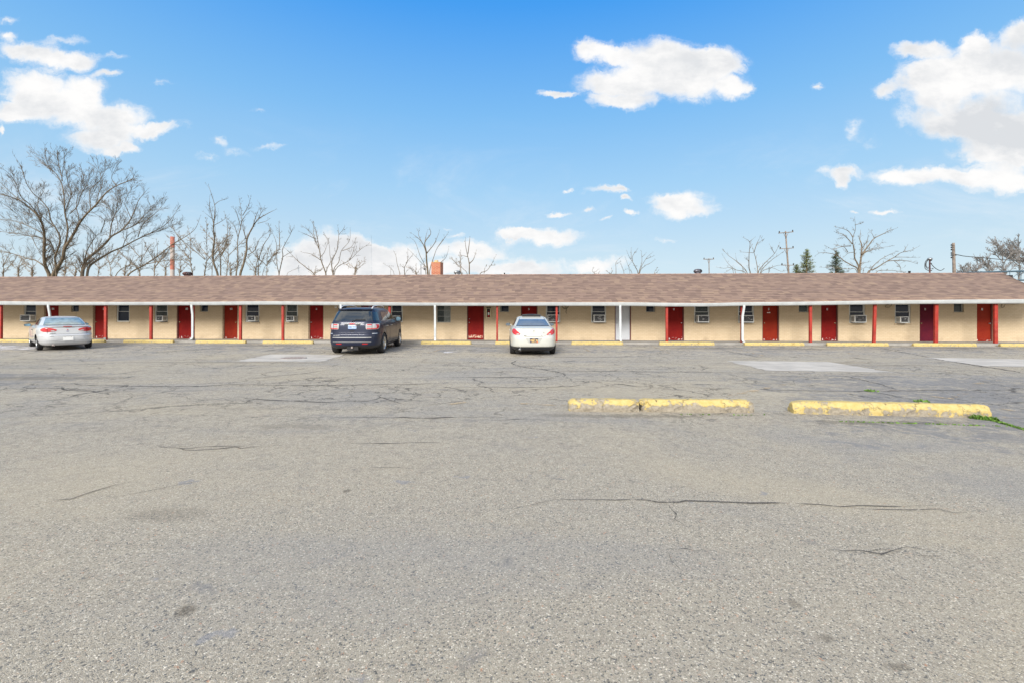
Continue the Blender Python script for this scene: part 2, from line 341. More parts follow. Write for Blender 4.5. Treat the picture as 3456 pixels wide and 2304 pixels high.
    ck = N.math('MULTIPLY', N.math('MAXIMUM', k1, k2), N.step(y, 4, 7))
    c = N.mix(N.math('MULTIPLY', ck, .7), c, (.035, .033, .032))
    b.inputs['Roughness'].default_value = .88; b.inputs['Specular IOR Level'].default_value = .25
    c = N.mix(1, c, (1.14, 1.10, 1.01), 'MULTIPLY'); N.l.new(c, b.inputs['Base Color'])
    h = N.math('ADD', N.math('MULTIPLY', N.step(gap, 0, .25), .7), N.math('MULTIPLY', fines, .6)); h = N.math('SUBTRACT', h, N.math('MULTIPLY', ck, 2))
    bumped(N, b, h, .55, .006)
asphalt()
def concrete(name, col, cracks=True):
    m, N, b = newmat(name); tc = N.node('ShaderNodeTexCoord').outputs['Object']
    n = N.noise(tc, 1.2, 7, .65); n2 = N.noise(tc, 9, 6, .7)
    c = N.mix(N.step(n, .3, .7), tuple(q*.78 for q in col), tuple(min(1, q*1.12) for q in col))
    c = N.mix(N.math('MULTIPLY', N.step(n2, .55, .72), .45), c, (.17, .16, .145))
    sp = N.step(N.voro(tc, 9, out='Distance'), .10, .05)
    c = N.mix(N.math('MULTIPLY', sp, N.math('MULTIPLY', N.step(n, .45, .6), .8)), c, (.07, .065, .06))
    N.l.new(c, b.inputs['Base Color']); b.inputs['Roughness'].default_value = .85
    bumped(N, b, n2, .4, .006)
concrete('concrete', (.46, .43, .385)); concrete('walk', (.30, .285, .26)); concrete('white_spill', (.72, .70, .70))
def crackmat():
    m, N, b = newmat('crack'); tc = N.node('ShaderNodeTexCoord').outputs['Object']
    b.inputs['Base Color'].default_value = (.05, .046, .042, 1); b.inputs['Roughness'].default_value = .95
    b.inputs['Alpha'].default_value = 1; N.put(b.inputs['Alpha'], N.math('MULTIPLY', N.step(N.noise(tc, 4, 6, .75), .34, .50), .92))
crackmat()
def linemat(name, col, lo, hi, sc=5):
    m, N, b = newmat(name); tc = N.node('ShaderNodeTexCoord').outputs['Object']
    N.put(b.inputs['Base Color'], N.mix(N.noise(tc, 14, 4), tuple(q*.8 for q in col), col)); b.inputs['Roughness'].default_value = .8
    N.put(b.inputs['Alpha'], N.math('MULTIPLY', N.step(N.noise(tc, sc, 7, .72), lo, hi), .75))
linemat('yellow_line', (.56, .44, .28), .46, .60); linemat('spill', (.75, .73, .74), .44, .56, 1.6); linemat('moss', (.16, .17, .06), .56, .66, 8)
def brick(name, c1, c2, mortar, w, h, ms, bump, axis='XZ', offs=.5, streak=0):
    m, N, b = newmat(name); tc = N.node('ShaderNodeTexCoord').outputs['Object']; x, y, z = N.sep(tc)
    v = N.comb(x, z, 0) if axis == 'XZ' else (N.comb(x, y, 0) if axis == 'XY' else N.comb(N.math('ADD', x, y), z, 0))
    t = N.node('ShaderNodeTexBrick'); t.offset = offs; N.put(t.inputs['Vector'], v)
    t.inputs['Scale'].default_value = 1; t.inputs['Brick Width'].default_value = w; t.inputs['Row Height'].default_value = h; t.inputs['Mortar Size'].default_value = ms
    t.inputs['Mortar Smooth'].default_value = .2
    t.inputs['Color1'].default_value = (*c1, 1); t.inputs['Color2'].default_value = (*c2, 1); t.inputs['Mortar'].default_value = (*mortar, 1)
    c = t.outputs['Color']
    if streak:   # wall: dirt splashed up from the walk, rubbed spots
        n = N.noise(tc, 2.2, 6, .65)
        c = N.mix(N.math('MULTIPLY', N.math('MULTIPLY', N.step(z, .45, .1), N.step(n, .45, .7)), .35), c, (.22, .16, .10))
        c = N.mix(N.math('MULTIPLY', N.step(N.noise(tc, 1.1, 6, .7), .5, .72), .16), c, (.33, .24, .15))
    else:
        c = N.mix(N.math('MULTIPLY', N.step(N.noise(tc, 3, 5, .7), .5, .75), .25), c, tuple(q*.5 for q in c1))
    N.put(b.inputs['Base Color'], c); b.inputs['Roughness'].default_value = .75
    bumped(N, b, N.math('ADD', N.math('MULTIPLY', t.outputs['Fac'], -1), N.math('MULTIPLY', N.noise(tc, 60, 3), .3)), bump, .008)
brick('wall_brick', (.545, .425, .278), (.585, .465, .312), (.48, .37, .235), .215, .078, .007, .5, streak=1)
brick('chimney_brick', (.36, .085, .035), (.44, .13, .055), (.42, .31, .22), .21, .075, .009, .5, 'SUM')
def shingles():
    m, N, b = newmat('shingles'); tc = N.node('ShaderNodeTexCoord').outputs['UV']; x, y, z = N.sep(tc)
    row = N.math('DIVIDE', y, .30); ri = N.math('FLOOR', row); fr = N.math('SUBTRACT', row, ri)
    wn = N.node('ShaderNodeTexWhiteNoise', noise_dimensions='1D'); N.put(wn.inputs['W'], ri)
    col = N.math('ADD', N.math('DIVIDE', x, .30), N.math('MULTIPLY', wn.outputs['Value'], 7))
    ci = N.math('FLOOR', col); cf = N.math('SUBTRACT', col, ci)
    w2 = N.node('ShaderNodeTexWhiteNoise', noise_dimensions='3D'); N.put(w2.inputs['Vector'], N.comb(ci, ri, 0))
    tab = N.ramp(w2.outputs['Value'], [(0, (.15, .098, .078)), (.22, (.19, .125, .098)), (.5, (.215, .142, .11)), (.75, (.235, .158, .118)), (.9, (.27, .185, .13)), (1, (.17, .112, .098))])
    big = N.noise(N.comb(x, N.math('MULTIPLY', y, 1.5), 0), .9, 4, .6)
    tab = N.mix(N.math('MULTIPLY', N.step(big, .45, .7), .10), tab, (.17, .115, .10))
    gr = N.noise(N.comb(x, y, 3), 40, 3, .7); tab = N.mix(N.math('MULTIPLY', gr, .3), tab, (.36, .29, .22))
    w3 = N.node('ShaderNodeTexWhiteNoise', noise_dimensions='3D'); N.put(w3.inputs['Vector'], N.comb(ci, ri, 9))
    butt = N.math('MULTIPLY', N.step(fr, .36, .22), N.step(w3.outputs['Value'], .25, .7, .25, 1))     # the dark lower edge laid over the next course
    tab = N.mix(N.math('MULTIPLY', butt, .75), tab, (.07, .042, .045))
    N.put(b.inputs['Base Color'], tab); b.inputs['Roughness'].default_value = .9; b.inputs['Specular IOR Level'].default_value = .2
    bumped(N, b, N.math('ADD', fr, N.math('MULTIPLY', gr, .3)), .4, .012)
shingles()
def doormat(name, col, col2, flake, zf, amt, white=(.75, .70, .66)):
    m, N, b = newmat(name); tc = N.node('ShaderNodeTexCoord').outputs['Object']; x, y, z = N.sep(tc)
    n = N.noise(tc, 2.5, 5, .6); c = N.mix(N.step(n, .3, .7), col, col2)
    c = N.mix(N.math('MULTIPLY', N.noise(tc, 45, 3, .7), .35), c, tuple(q*.55 for q in col))
    f = N.math('MULTIPLY', N.step(N.noise(tc, 9, 6, .72), 1-amt-.02, 1-amt+.03), N.math('MULTIPLY', N.step(z, zf+.14, zf+.05), N.step(z, .0, .06)))
    c = N.mix(f, c, white)
    N.put(b.inputs['Base Color'], c); b.inputs['Roughness'].default_value = .75; b.inputs['Specular IOR Level'].default_value = .15; bumped(N, b, N.noise(tc, 30, 4), .2, .005)
R1, R2 = (.19, .008, .008), (.245, .014, .010)
doormat('door_red', R1, R2, 0, .05, .36); doormat('door_worn', R1, R2, 0, .07, .43); doormat('door_plain', R1, R2, 0, -.3, .3)
doormat('door_orange', (.23, .018, .008), (.28, .028, .010), 0, .02, .42); doormat('door_purple', (.09, .007, .022), (.13, .011, .022), 0, -.3, .3)
doormat('door_white', (.56, .58, .61), (.63, .65, .68), 0, -.3, .3); doormat('peeled', (.60, .50, .36), (.66, .56, .42), 0, -.3, .3)
def peeled():
    m, N, b = newmat('peeled_band'); tc = N.node('ShaderNodeTexCoord').outputs['Object']
    N.put(b.inputs['Base Color'], N.mix(N.step(N.noise(tc, 11, 4, .6), .45, .52), (.62, .50, .36), (.30, .03, .02))); b.inputs['Roughness'].default_value = .7
peeled()
def stopmat(name, worn):
    m, N, b = newmat(name); tc = N.node('ShaderNodeTexCoord').outputs['Object']; x, y, z = N.sep(tc)
    n = N.noise(tc, 7, 8, .7, .3); n2 = N.noise(N.vec('ADD', tc, (5, 5, 5)), 22, 6, .7)
    y1 = N.mix(N.step(n2, .35, .65), (.45, .335, .105), (.51, .41, .175))
    dirt = N.mix(N.step(n2, .3, .7), (.20, .17, .125), (.33, .29, .225))
    low = N.step(z, .115, .035, 0, .16*worn)
    f = N.step(N.math('ADD', N.math('MULTIPLY_ADD', n, 1, low), N.math('MULTIPLY', n2, .25)), .74-.05*worn, .79-.05*worn)
    c = N.mix(f, y1, dirt)
    pit = N.math('MULTIPLY', N.step(N.noise(N.vec('ADD', tc, (0, 9, 0)), 30, 3, .6), .66, .72), min(.85, .8*worn))
    c = N.mix(pit, c, (.05, .04, .03))
    e = N.voro(N.vec('ADD', tc, N.vec('MULTIPLY', N.noise(tc, 8, 4, col=True), (.3, .3, .3))), 1.7, 'DISTANCE_TO_EDGE', 'Distance')
    ck = N.math('MULTIPLY', N.step(e, .009, .003), .5); c = N.mix(ck, c, (.06, .05, .04))
    N.put(b.inputs['Base Color'], c); b.inputs['Roughness'].default_value = .75
    bumped(N, b, N.math('SUBTRACT', N.math('SUBTRACT', N.math('MULTIPLY', n2, .4), N.math('MULTIPLY', f, .35)), N.math('ADD', ck, pit)), .7, .012)
stopmat('stop_old', 1.35); stopmat('stop_mid', .8); stopmat('stop_row', .25)

# ---------------------------------------------------------------- ground and everything laid on it
def grid_sheet(name, xs, ys, zf, m):
    b = MB(); v = [(x, y, zf(x, y)) for y in ys for x in xs]; n = len(xs)
    f = [(j*n+i, j*n+i+1, (j+1)*n+i+1, (j+1)*n+i) for j in range(len(ys)-1) for i in range(n-1)]
    b.add(v, f, 0, True); return b.build(name, m, kind='structure')
m_, N_, b_ = newmat('dry_grass'); tc_ = N_.node('ShaderNodeTexCoord').outputs['Object']
N_.put(b_.inputs['Base Color'], N_.mix(N_.noise(tc_, .8, 6, .7), (.10, .11, .04), (.22, .18, .10))); b_.inputs['Roughness'].default_value = .95
grid_sheet('ground', np.linspace(-1200, 1200, 13), np.linspace(-600, 1500, 13), lambda x, y: -.35, M['dry_grass'])
grid_sheet('parking_lot', np.linspace(-80, 80, 17), np.concatenate([np.linspace(-40, 4, 12), np.linspace(4.6, 24, 60), np.linspace(25, 32, 3)]), ground_z, M['asphalt'])
def strip(buf, pts, w, dz=.004, seed=0):
    """ragged ribbon on the ground through pixel points"""
    rnd = random.Random(seed); P = [G(*p) for p in pts]; Q = []
    for a, c in zip(P[:-1], P[1:]):
        n = max(2, int((c-a).length/.12)); t = (c-a).normalized(); s = Vector((-t.y, t.x, 0))
        for i in range(n): Q.append(a.lerp(c, i/n)+s*rnd.gauss(0, .018 if i else 0))
    Q.append(P[-1]); v = []
    for i, q in enumerate(Q):
        t = (Q[min(i+1, len(Q)-1)]-Q[max(i-1, 0)]).normalized(); s = Vector((-t.y, t.x, 0)); e = min(1, (i+1)/6, (len(Q)-i)/6)
        ww = w*e*rnd.uniform(.35, 1.2)
        for k in (-1, 1): p = q+s*k*ww/2; v.append((p.x, p.y, ground_z(p.x, p.y)+dz))
    buf.add(v, [(2*i, 2*i+1, 2*i+3, 2*i+2) for i in range(len(Q)-1)])
cr = MB()
def cv(o, pts): X0, Y0, k = o; return [(X0+x/k, Y0+y/k) for x, y in pts]
G1, G2, G3, G4, G5 = (0, 1130, 2.045), (1100, 1130, 2.045), (2200, 1130, 1.873), (0, 1500, 1.361), (1728, 1500, 1.361)
CR = [(G1, [(0,375),(180,365),(430,368),(470,380),(700,393),(950,390)]), (G1, [(480,330),(560,345),(900,352),(1180,355),(1400,352),(1560,342),(1700,340),(1880,347)]), (G1, [(1680,350),(1950,347),(2250,345),(2800,340),(3100,330)]),
 (G1, [(1620,430),(1750,440),(1880,450),(2100,458),(2250,465),(2400,455),(2540,455),(2630,430),(2730,460),(2810,480)]), (G1, [(2550,462),(2720,455),(2740,440)]), (G1, [(1080,772),(1200,768),(1380,752)]), (G1, [(1240,780),(1350,797),(1520,785),(1620,773),(1660,783),(1950,760)]),
 (G1, [(80,160),(300,168),(520,170)]), (G1, [(1700,300),(1850,290),(2100,265),(2280,240)]), (G1, [(1050,125),(1250,108),(1500,90)]), (G1, [(1800,115),(1950,95),(2080,80)]),
 (G2, [(830,358),(1100,360),(1400,362),(1680,356),(1780,340)]), (G2, [(0,568),(250,568),(600,572),(900,566),(1250,570)]), (G2, [(1440,150),(1500,138)]), (G2, [(1300,155),(1700,153),(2040,152),(2120,140)]),
 (G2, [(1320,172),(1280,195),(1310,208),(1390,225),(1520,240),(1600,255),(1655,275),(1640,285)]), (G2, [(1600,250),(2000,250),(2352,256)]), (G2, [(1850,335),(2050,340),(2150,355),(2352,365)]), (G2, [(600,190),(900,192),(1250,180)]), (G2, [(800,290),(1200,292),(1620,288)]), (G2, [(120,745),(400,748),(800,745)]),
 (G2, [(1000,590),(1400,580),(1600,592)]), (G3, [(0,235),(250,232),(520,238),(800,240)]), (G3, [(0,332),(200,330),(470,337)]), (G3, [(720,350),(1200,355),(1700,350),(2352,348)]), (G3, [(1180,250),(1400,300),(1560,345)]), (G3, [(1350,350),(1650,410)]),
 (G3, [(1430,80),(1700,130),(2100,200),(2352,240)]), (G3, [(440,95),(560,118),(720,145)]), (G3, [(1100,195),(1600,190),(2000,198)]), (G4, [(210,257),(330,250),(430,215),(600,170)]), (G4, [(480,250),(700,210),(930,168)]), (G5, [(0,300),(100,275),(300,252),(480,255),(620,255),(720,265),(800,258),(1000,265),(1200,268),(1400,275),(1600,280),(1800,285),(1960,280)]),
 (G5, [(1560,290),(1700,298),(1950,296),(2090,315)]), (G5, [(720,280),(755,320),(790,370)]), (G5, [(1440,482),(1600,487),(1750,488),(1950,492)]), (G5, [(1620,495),(1830,505),(1970,513)]), (G5, [(720,480),(800,478),(880,483)]), (G5, [(720,500),(770,570)]), (G5, [(1480,42),(1650,50)]), (G4, [(700,10),(850,20),(1000,8),(1180,10)]), (G4,[(1700,105),(1900,112)])]
for i, (o, p) in enumerate(CR):
    q = cv(o, p); Y = sum(G(*s).y for s in q)/len(q); strip(cr, q, (.0030+.0044*Y), .005, i)
cr.build('asphalt_cracks', M['crack'], kind='structure')
def poly_sheet(name, pix, m, dz, thick=0, **kw):
    """flat patch following the ground, from pixel corners (quad, subdivided)"""
    b = MB(); n = 14; c = [Vector(p) for p in pix]; v = []
    for j in range(n+1):
        for i in range(n+1):
            a = c[0].lerp(c[1], i/n); d = c[3].lerp(c[2], i/n); e = a.lerp(d, j/n); g = G(e.x, e.y, 0)
            jit = .03 if (i in (0, n) or j in (0, n)) else 0
            v.append((g.x+random.gauss(0, jit), g.y+random.gauss(0, jit), g.z+dz))
    b.add(v, [(j*(n+1)+i, j*(n+1)+i+1, (j+1)*(n+1)+i+1, (j+1)*(n+1)+i) for j in range(n) for i in range(n)], 0, True)
    return b.build(name, m, kind='structure', **kw)
random.seed(4)
poly_sheet('concrete_patch', [(915, 1195), (1165, 1196), (1080, 1219), (795, 1218)], M['concrete'], .004)
poly_sheet('concrete_patch', [(2449, 1217), (2790, 1220), (3010, 1255), (2590, 1250)], M['concrete'], .004)
poly_sheet('concrete_patch', [(3110, 1205), (3470, 1212), (3760, 1240), (3330, 1235)], M['concrete'], .004)
poly_sheet('white_residue', [(0, 1164), (125, 1168), (115, 1178), (-120, 1187)], M['spill'], .004)
poly_sheet('white_residue', [(1500, 1186), (1545, 1186), (1545, 1190), (1495, 1190)], M['spill'], .004)
def paint(pix, w, m='yellow_line'):
    a, c = G(*pix[0]), G(*pix[1]); t = (c-a).normalized(); s = Vector((-t.y, t.x, 0))*w/2; b = MB(); v = []; n = 20
    for i in range(n+1):
        q = a.lerp(c, i/n)
        for k in (-1, 1): p = q+s*k; v.append((p.x, p.y, ground_z(p.x, p.y)+.008))
    b.add(v, [(2*i, 2*i+1, 2*i+3, 2*i+2) for i in range(n)]); b.build('painted_line', M[m], kind='structure')
for px in [((2460, 1336), (2645, 1297)), ((1515, 1364), (1570, 1356)), ((3105, 1330), (3190, 1344)), ((3200, 1350), (3260, 1325)), ((3290, 1295), (3330, 1290)), ((3370, 1377), (3456, 1393)), ((2200, 1168), (2260, 1192)), ((2490, 1179), (2580, 1200)), ((1440, 1192), (1495, 1177)), ((1965, 1172), (1990, 1186)), ((3000, 1312), (3030, 1320)), ((3380, 1408), (3456, 1412)), ((1750,1362),(1990,1370)), ((2860,1150+40),(2900,1200))]:
    paint(px, .10)
paint(((2300, 1396), (2580, 1402)), .05, 'moss'); paint(((2820, 1421), (3400, 1438)), .06, 'moss')
# storm drain: iron rim and slotted cover, flush with its concrete patch
dg = G(990, 1208.5); dr = empty('storm_drain', (dg.x, dg.y, dg.z+.006), label='round slotted iron drain cover set in the concrete patch behind the dark SUV', cat='drain')
b = MB(); b.lathe([(0, .42), (.02, .42), (.02, .36), (0, .36)], 'Z', n=40); b.build('rim', mat('rim_iron', (.36, .32, .30), .8, .2, .3, 20), dr)
b = MB(); b.lathe([(.012, .001), (.012, .35), (0, .35)], 'Z', n=40, smooth=False)
for i in range(-4, 5):
    for j in range(-2, 3):
        if math.hypot(i*.07, j*.11) < .31: b.box(i*.07-.013, i*.07+.013, j*.11-.04, j*.11+.04, .012, .022)
b.build('cover', mat('iron', (.36, .31, .29), .8, .3, .3, 20), dr)

# ---------------------------------------------------------------- wheel stops
def wheel_stop(pl, pr, H, Wd, m, label, breaks=(), name='wheel_stop', group=None, seed=0, rough=.004, bl=.05):
    """pl, pr: pixels of the lower front corners at both ends; breaks: list of (fraction, gap, twist, shift)"""
    a, c = G(*pl), G(*pr); L = (c-a).length; ang = math.atan2(c.y-a.y, c.x-a.x); t = (c-a).normalized(); nrm = Vector((-t.y, t.x, 0))
    mid = a.lerp(c, .5)+nrm*Wd/2
    root_needed = bool(breaks); root = None
    ex = dict(label=label, cat='wheel stop', group=group)
    if root_needed: root = empty(name, mid, (0, 0, ang), **ex)
    cuts = [0]+[q[0] for q in breaks]+[1]; rnd = random.Random(seed)
    for k in range(len(cuts)-1):
        x0, x1 = (cuts[k]-.5)*L, (cuts[k+1]-.5)*L; g = breaks[k-1][1] if k else 0; x0 += g
        b = MB(); xs = [x0, x0+bl*.35, x0+bl] + list(np.linspace(x0+bl+.05, x1-bl-.05, max(3, int((x1-x0)/.09)))) + [x1-bl, x1-bl*.35, x1]
        prof = [(-.5, 0), (-.5, .30), (-.47, .55), (-.40, .70), (-.30, .88), (-.24, 1), (0, 1.01), (.24, 1), (.30, .88), (.40, .70), (.47, .55), (.5, .30), (.5, 0)]
        v = []
        for i, x in enumerate(xs):
            e = {0: .74, 1: .88, 2: .985, len(xs)-1: .74, len(xs)-2: .88, len(xs)-3: .985}.get(i, 1); inner = (k > 0 and i < 3) or (k < len(cuts)-2 and i > len(xs)-4)
            if inner: e = 1-(1-e)*.5
            for (py, pz) in prof:
                r = rough*(1 if pz > 0 else .5); chip = rnd.uniform(0, .035) if (inner and pz < .8) else 0
                v.append((x+rnd.gauss(0, r)+(rnd.gauss(0, .015) if inner else 0), py*Wd*e+rnd.gauss(0, r)+chip, max(0, pz*H*e+(rnd.gauss(0, r) if pz > 0 else 0))))
        n = len(prof); f = [(i*n+j, i*n+j+1, (i+1)*n+j+1, (i+1)*n+j) for i in range(len(xs)-1) for j in range(n-1)]+[(i*n+n-1, i*n, (i+1)*n, (i+1)*n+n-1) for i in range(len(xs)-1)]
        f += [tuple(range(n)), tuple(range(len(xs)*n-1, (len(xs)-1)*n-1, -1))]
        b.add(v, f, 0, False); o = b.build('concrete_piece' if root_needed else name, m, root)
        if not root_needed: o.location = mid; o.rotation_euler = (0, 0, ang); tag(o, **ex)
        elif k: o.rotation_euler = (0, 0, breaks[k-1][2]); o.location = (0, breaks[k-1][3], 0)
for o in (): pass
wheel_stop((1920, 1387), (2553, 1394), .152, .20, M['stop_old'], 'chipped yellow wheel stop in the foreground, cracked across, left of the weedy one', [(.378, .035, .006, .028)], 'broken_wheel_stop', 'loose wheel stops in the foreground', 3, .0032, .07)
wheel_stop((2682, 1395), (3356, 1410), .152, .20, M['stop_mid'], 'long peeling yellow wheel stop in the foreground with weeds at its right end', (), 'wheel_stop', 'loose wheel stops in the foreground', 5, .0032, .07)
SR = [((-60, 1154.5), (112, 1155), 'yellow wheel stop at the left photo edge, left of the silver car', ()), ((180, 1155.5), (350, 1156), 'yellow wheel stop whose right end shows beside the silver car', ()),
      ((414, 1156.4), (582, 1157), 'yellow wheel stop in front of the window between doors 12 and 11', ()), ((658, 1158.2), (827, 1158.8), 'yellow wheel stop in front of door 10', ()), ((885, 1159.7), (1055, 1160.2), 'yellow wheel stop in front of the post left of door 9', ()),
      ((1130, 1160.8), (1300, 1161), 'yellow wheel stop hidden under the dark SUV', ()), ((1420, 1161.4), (1590, 1162), 'yellow wheel stop between the SUV and the plain office door', ()), ((1671, 1162.2), (1845, 1162.8), 'yellow wheel stop with chipped front beside the white car, mostly hidden by it', ()),
      ((1929, 1163.1), (2104, 1163.7), 'yellow wheel stop just right of the white car, ending below the white door', ()), ((2226, 1164.3), (2413, 1165.2), 'yellow wheel stop in front of door 5 broken near its right end', [(.71, .01, .004, .02)]),
      ((2514, 1165.5), (2716, 1166.5), 'yellow wheel stop in front of door 4, just right of a downspout', [(.81, .006, 0, .0)]), ((2793, 1167), (3004, 1168.4), 'yellow wheel stop in front of door 3 broken in two pieces', [(.68, .02, .0, .05)]),
      ((3085, 1168.3), (3300, 1169.7), 'yellow wheel stop in front of the purple door 2', [(.70, .008, 0, .02)]), ((3379, 1169.6), (3590, 1171), 'yellow wheel stop cut off by the right photo edge', ())]
for i, (a, c, lb, br) in enumerate(SR): wheel_stop(a, c, .15, .17, M['stop_row'], lb, br, 'wheel_stop', 'yellow wheel stops along the motel walk', 20+i, .003, .04)

# weeds
def blades(buf, c, n, r, h, rnd):
    for _ in range(n):
        a = rnd.uniform(0, 6.28); q = r*math.sqrt(rnd.random()); x, y = c[0]+q*math.cos(a), c[1]+q*math.sin(a); hh = h*rnd.uniform(.4, 1); w = .006+.008*rnd.random()
        dx, dy = rnd.gauss(0, .5)*hh, rnd.gauss(0, .5)*hh; t = rnd.uniform(0, 3.14); wx, wy = w*math.cos(t), w*math.sin(t); z = c[2]
        buf.add([(x-wx, y-wy, z), (x+wx, y+wy, z), (x+dx*.5+wx, y+dy*.5+wy, z+hh*.7), (x+dx*.5-wx, y+dy*.5-wy, z+hh*.7), (x+dx, y+dy, z+hh)], [(0, 1, 2, 3), (3, 2, 4)])
rnd = random.Random(8); b = MB()
a, c = G(3290, 1411), G(3365, 1420)
blades(b, (0, 0, 0), 30, .07, .05, rnd)
for i in range(110): q = a.lerp(c, rnd.random()); blades(b, (q.x-a.x, q.y-a.y, q.z-a.z), 1, .05, .055, rnd)
o = b.build('weed', M['grass'], label='green weed clump growing at the right end of the long loose wheel stop', cat='weed'); o.location = a
for (px, py, n, r, lb) in [(2940, 1319, 24, .10, 'small round grass tuft in a crack behind the right loose wheel stop'), (3110, 1355, 24, .10, 'grass tuft just behind the right loose wheel stop')]:
    b = MB(); blades(b, (0, 0, 0), n*2, r, .035, rnd); o = b.build('grass_tuft', M['grass'], label=lb, cat='grass tuft'); o.location = G(px, py)
b = MB(); a, c = G(3360, 1421), G(3500, 1462)
for i in range(340): q = a.lerp(c, rnd.random()**.9); blades(b, (q.x, q.y+rnd.gauss(0, .01), q.z), 1, .02, .022, rnd)
a, c = G(2820, 1421), G(3400, 1438)
for i in range(110): q = a.lerp(c, rnd.random()); blades(b, (q.x, q.y+rnd.gauss(0, .006), q.z), 1, .012, .018, rnd)
a, c = G(2300, 1398), G(2580, 1400)
for i in range(25): q = a.lerp(c, rnd.random()); blades(b, (q.x, q.y+rnd.gauss(0, .006), q.z), 1, .012, .018, rnd)
b.build('crack_grass', M['grass'], kind='stuff', label='thin line of grass growing in the asphalt crack at right', cat='grass')
# ---------------------------------------------------------------- the motel, built in its own frame: x along the wall, y into the building
BA = -math.atan(.045); BY = 24.7
U0, V0 = Vector((math.cos(BA), math.sin(BA), 0)), Vector((-math.sin(BA), math.cos(BA), 0)); BO = Vector((0, BY, 0))
def LU(px, py, v=0.):
    d = ray(px, py); t = (v - (CP-BO).dot(V0))/d.dot(V0); p = CP+d*t-BO; return p.dot(U0), p.z
def lx(px, v=0.): return LU(px, 1080, v)[0]
WZ = .09                       # top of the raised walk
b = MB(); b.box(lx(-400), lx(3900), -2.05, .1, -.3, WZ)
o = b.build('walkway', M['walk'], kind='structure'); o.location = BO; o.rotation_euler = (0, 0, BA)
bld = empty('motel_building', BO, (0, 0, BA), 'long low cream brick motel with brown shingle roof and red doors', 'building')
WL, WR, WT, D = lx(-330), lx(3640), 2.62, 6.4
# openings: (px0, px1, z0, z1, kind, ...)
DOORS = [(148, 198, '13', 'door_red'), (313, 361, '12', 'door_worn'), (596, 656, '11', 'door_worn'), (751, 802, '10', 'door_orange'), (1041, 1092, '9', 'door_worn'), (1218, 1271, '8', 'door_red'),
         (1576, 1634, '', 'door_plain'), (1758, 1814, '7', 'door_red'), (2075, 2130, 'W', 'door_white'), (2251, 2309, '5', 'door_worn'), (2573, 2630, '4', 'door_orange'), (2771, 2829, '3', 'door_worn'), (3104, 3160, '2', 'door_purple'), (3297, 3353, '1', 'door_orange')]
WINS = [(80, 122, 'g'), (393, 437, 'n'), (522, 566, 'c'), (828, 875, 'n'), (963, 1005, 'c'), (1318, 1359, 'n'), (1842, 1891.5, 'n'), (1995, 2046, 'n'), (2343, 2395, 'c'), (2491, 2545, 'n'), (2866, 2920, 'n'), (3020, 3074, 'n')]
SMALL = [(240, 266, 0), (675, 702, 0), (1141, 1170, 0), (1687.5, 1718, 1), (2180, 2211, 0), (2696, 2730, 0), (3219, 3253, 0)]
OPN = []
for d in DOORS: OPN.append((lx(d[0]), lx(d[1]), WZ, 2.13))
for w in WINS: OPN.append((lx(w[0]), lx(w[1]), 1.02, 2.06))
for w in SMALL: OPN.append((lx(w[0]), lx(w[1]), 1.59, 2.06))
big = (lx(1474), lx(1521), 1.01, 2.06); OPN.append(big)
def wall():
    b = MB(); us = sorted({WL, WR, *[q for o in OPN for q in o[:2]]})
    for a, c in zip(us[:-1], us[1:]):
        sp = sorted([(o[2], o[3]) for o in OPN if o[0] <= a+1e-6 and o[1] >= c-1e-6]); z = -.05; solid = []
        for (z0, z1) in sp: solid.append((z, z0)); z = z1
        solid.append((z, WT))
        for (z0, z1) in solid:
            if z1-z0 > 1e-4: b.add([(a, 0, z0), (c, 0, z0), (c, 0, z1), (a, 0, z1)], [(0, 1, 2, 3)])
    for (a, c, z0, z1) in OPN:
        b.add([(a, 0, z0), (a, .16, z0), (a, .16, z1), (a, 0, z1)], [(0, 3, 2, 1)]); b.add([(c, 0, z0), (c, .16, z0), (c, .16, z1), (c, 0, z1)], [(0, 1, 2, 3)])
        b.add([(a, 0, z0), (c, 0, z0), (c, .16, z0), (a, .16, z0)], [(0, 1, 2, 3)]); b.add([(a, 0, z1), (c, 0, z1), (c, .16, z1), (a, .16, z1)], [(0, 3, 2, 1)])
        b.add([(a-.02, .16, z0-.02), (c+.02, .16, z0-.02), (c+.02, .16, z1+.02), (a-.02, .16, z1+.02)], [(0, 1, 2, 3)], 1)
    b.add([(WL, 0, -.05), (WL, D, -.05), (WL, D, WT), (WL, 0, WT)], [(0, 3, 2, 1)]); b.add([(WR, 0, -.05), (WR, D, -.05), (WR, D, WT), (WR, 0, WT)], [(0, 1, 2, 3)])
    b.add([(WL, D, -.05), (WR, D, -.05), (WR, D, WT), (WL, D, WT)], [(0, 3, 2, 1)])
    b.add([(WL, D/2, WT), (WR, D/2, WT), (WR, D/2, WT+1.2), (WL, D/2, WT+1.2)], [(0, 1, 2, 3)], 1)
    return b.build('wall', [M['wall_brick'], M['black']], bld)
wall()
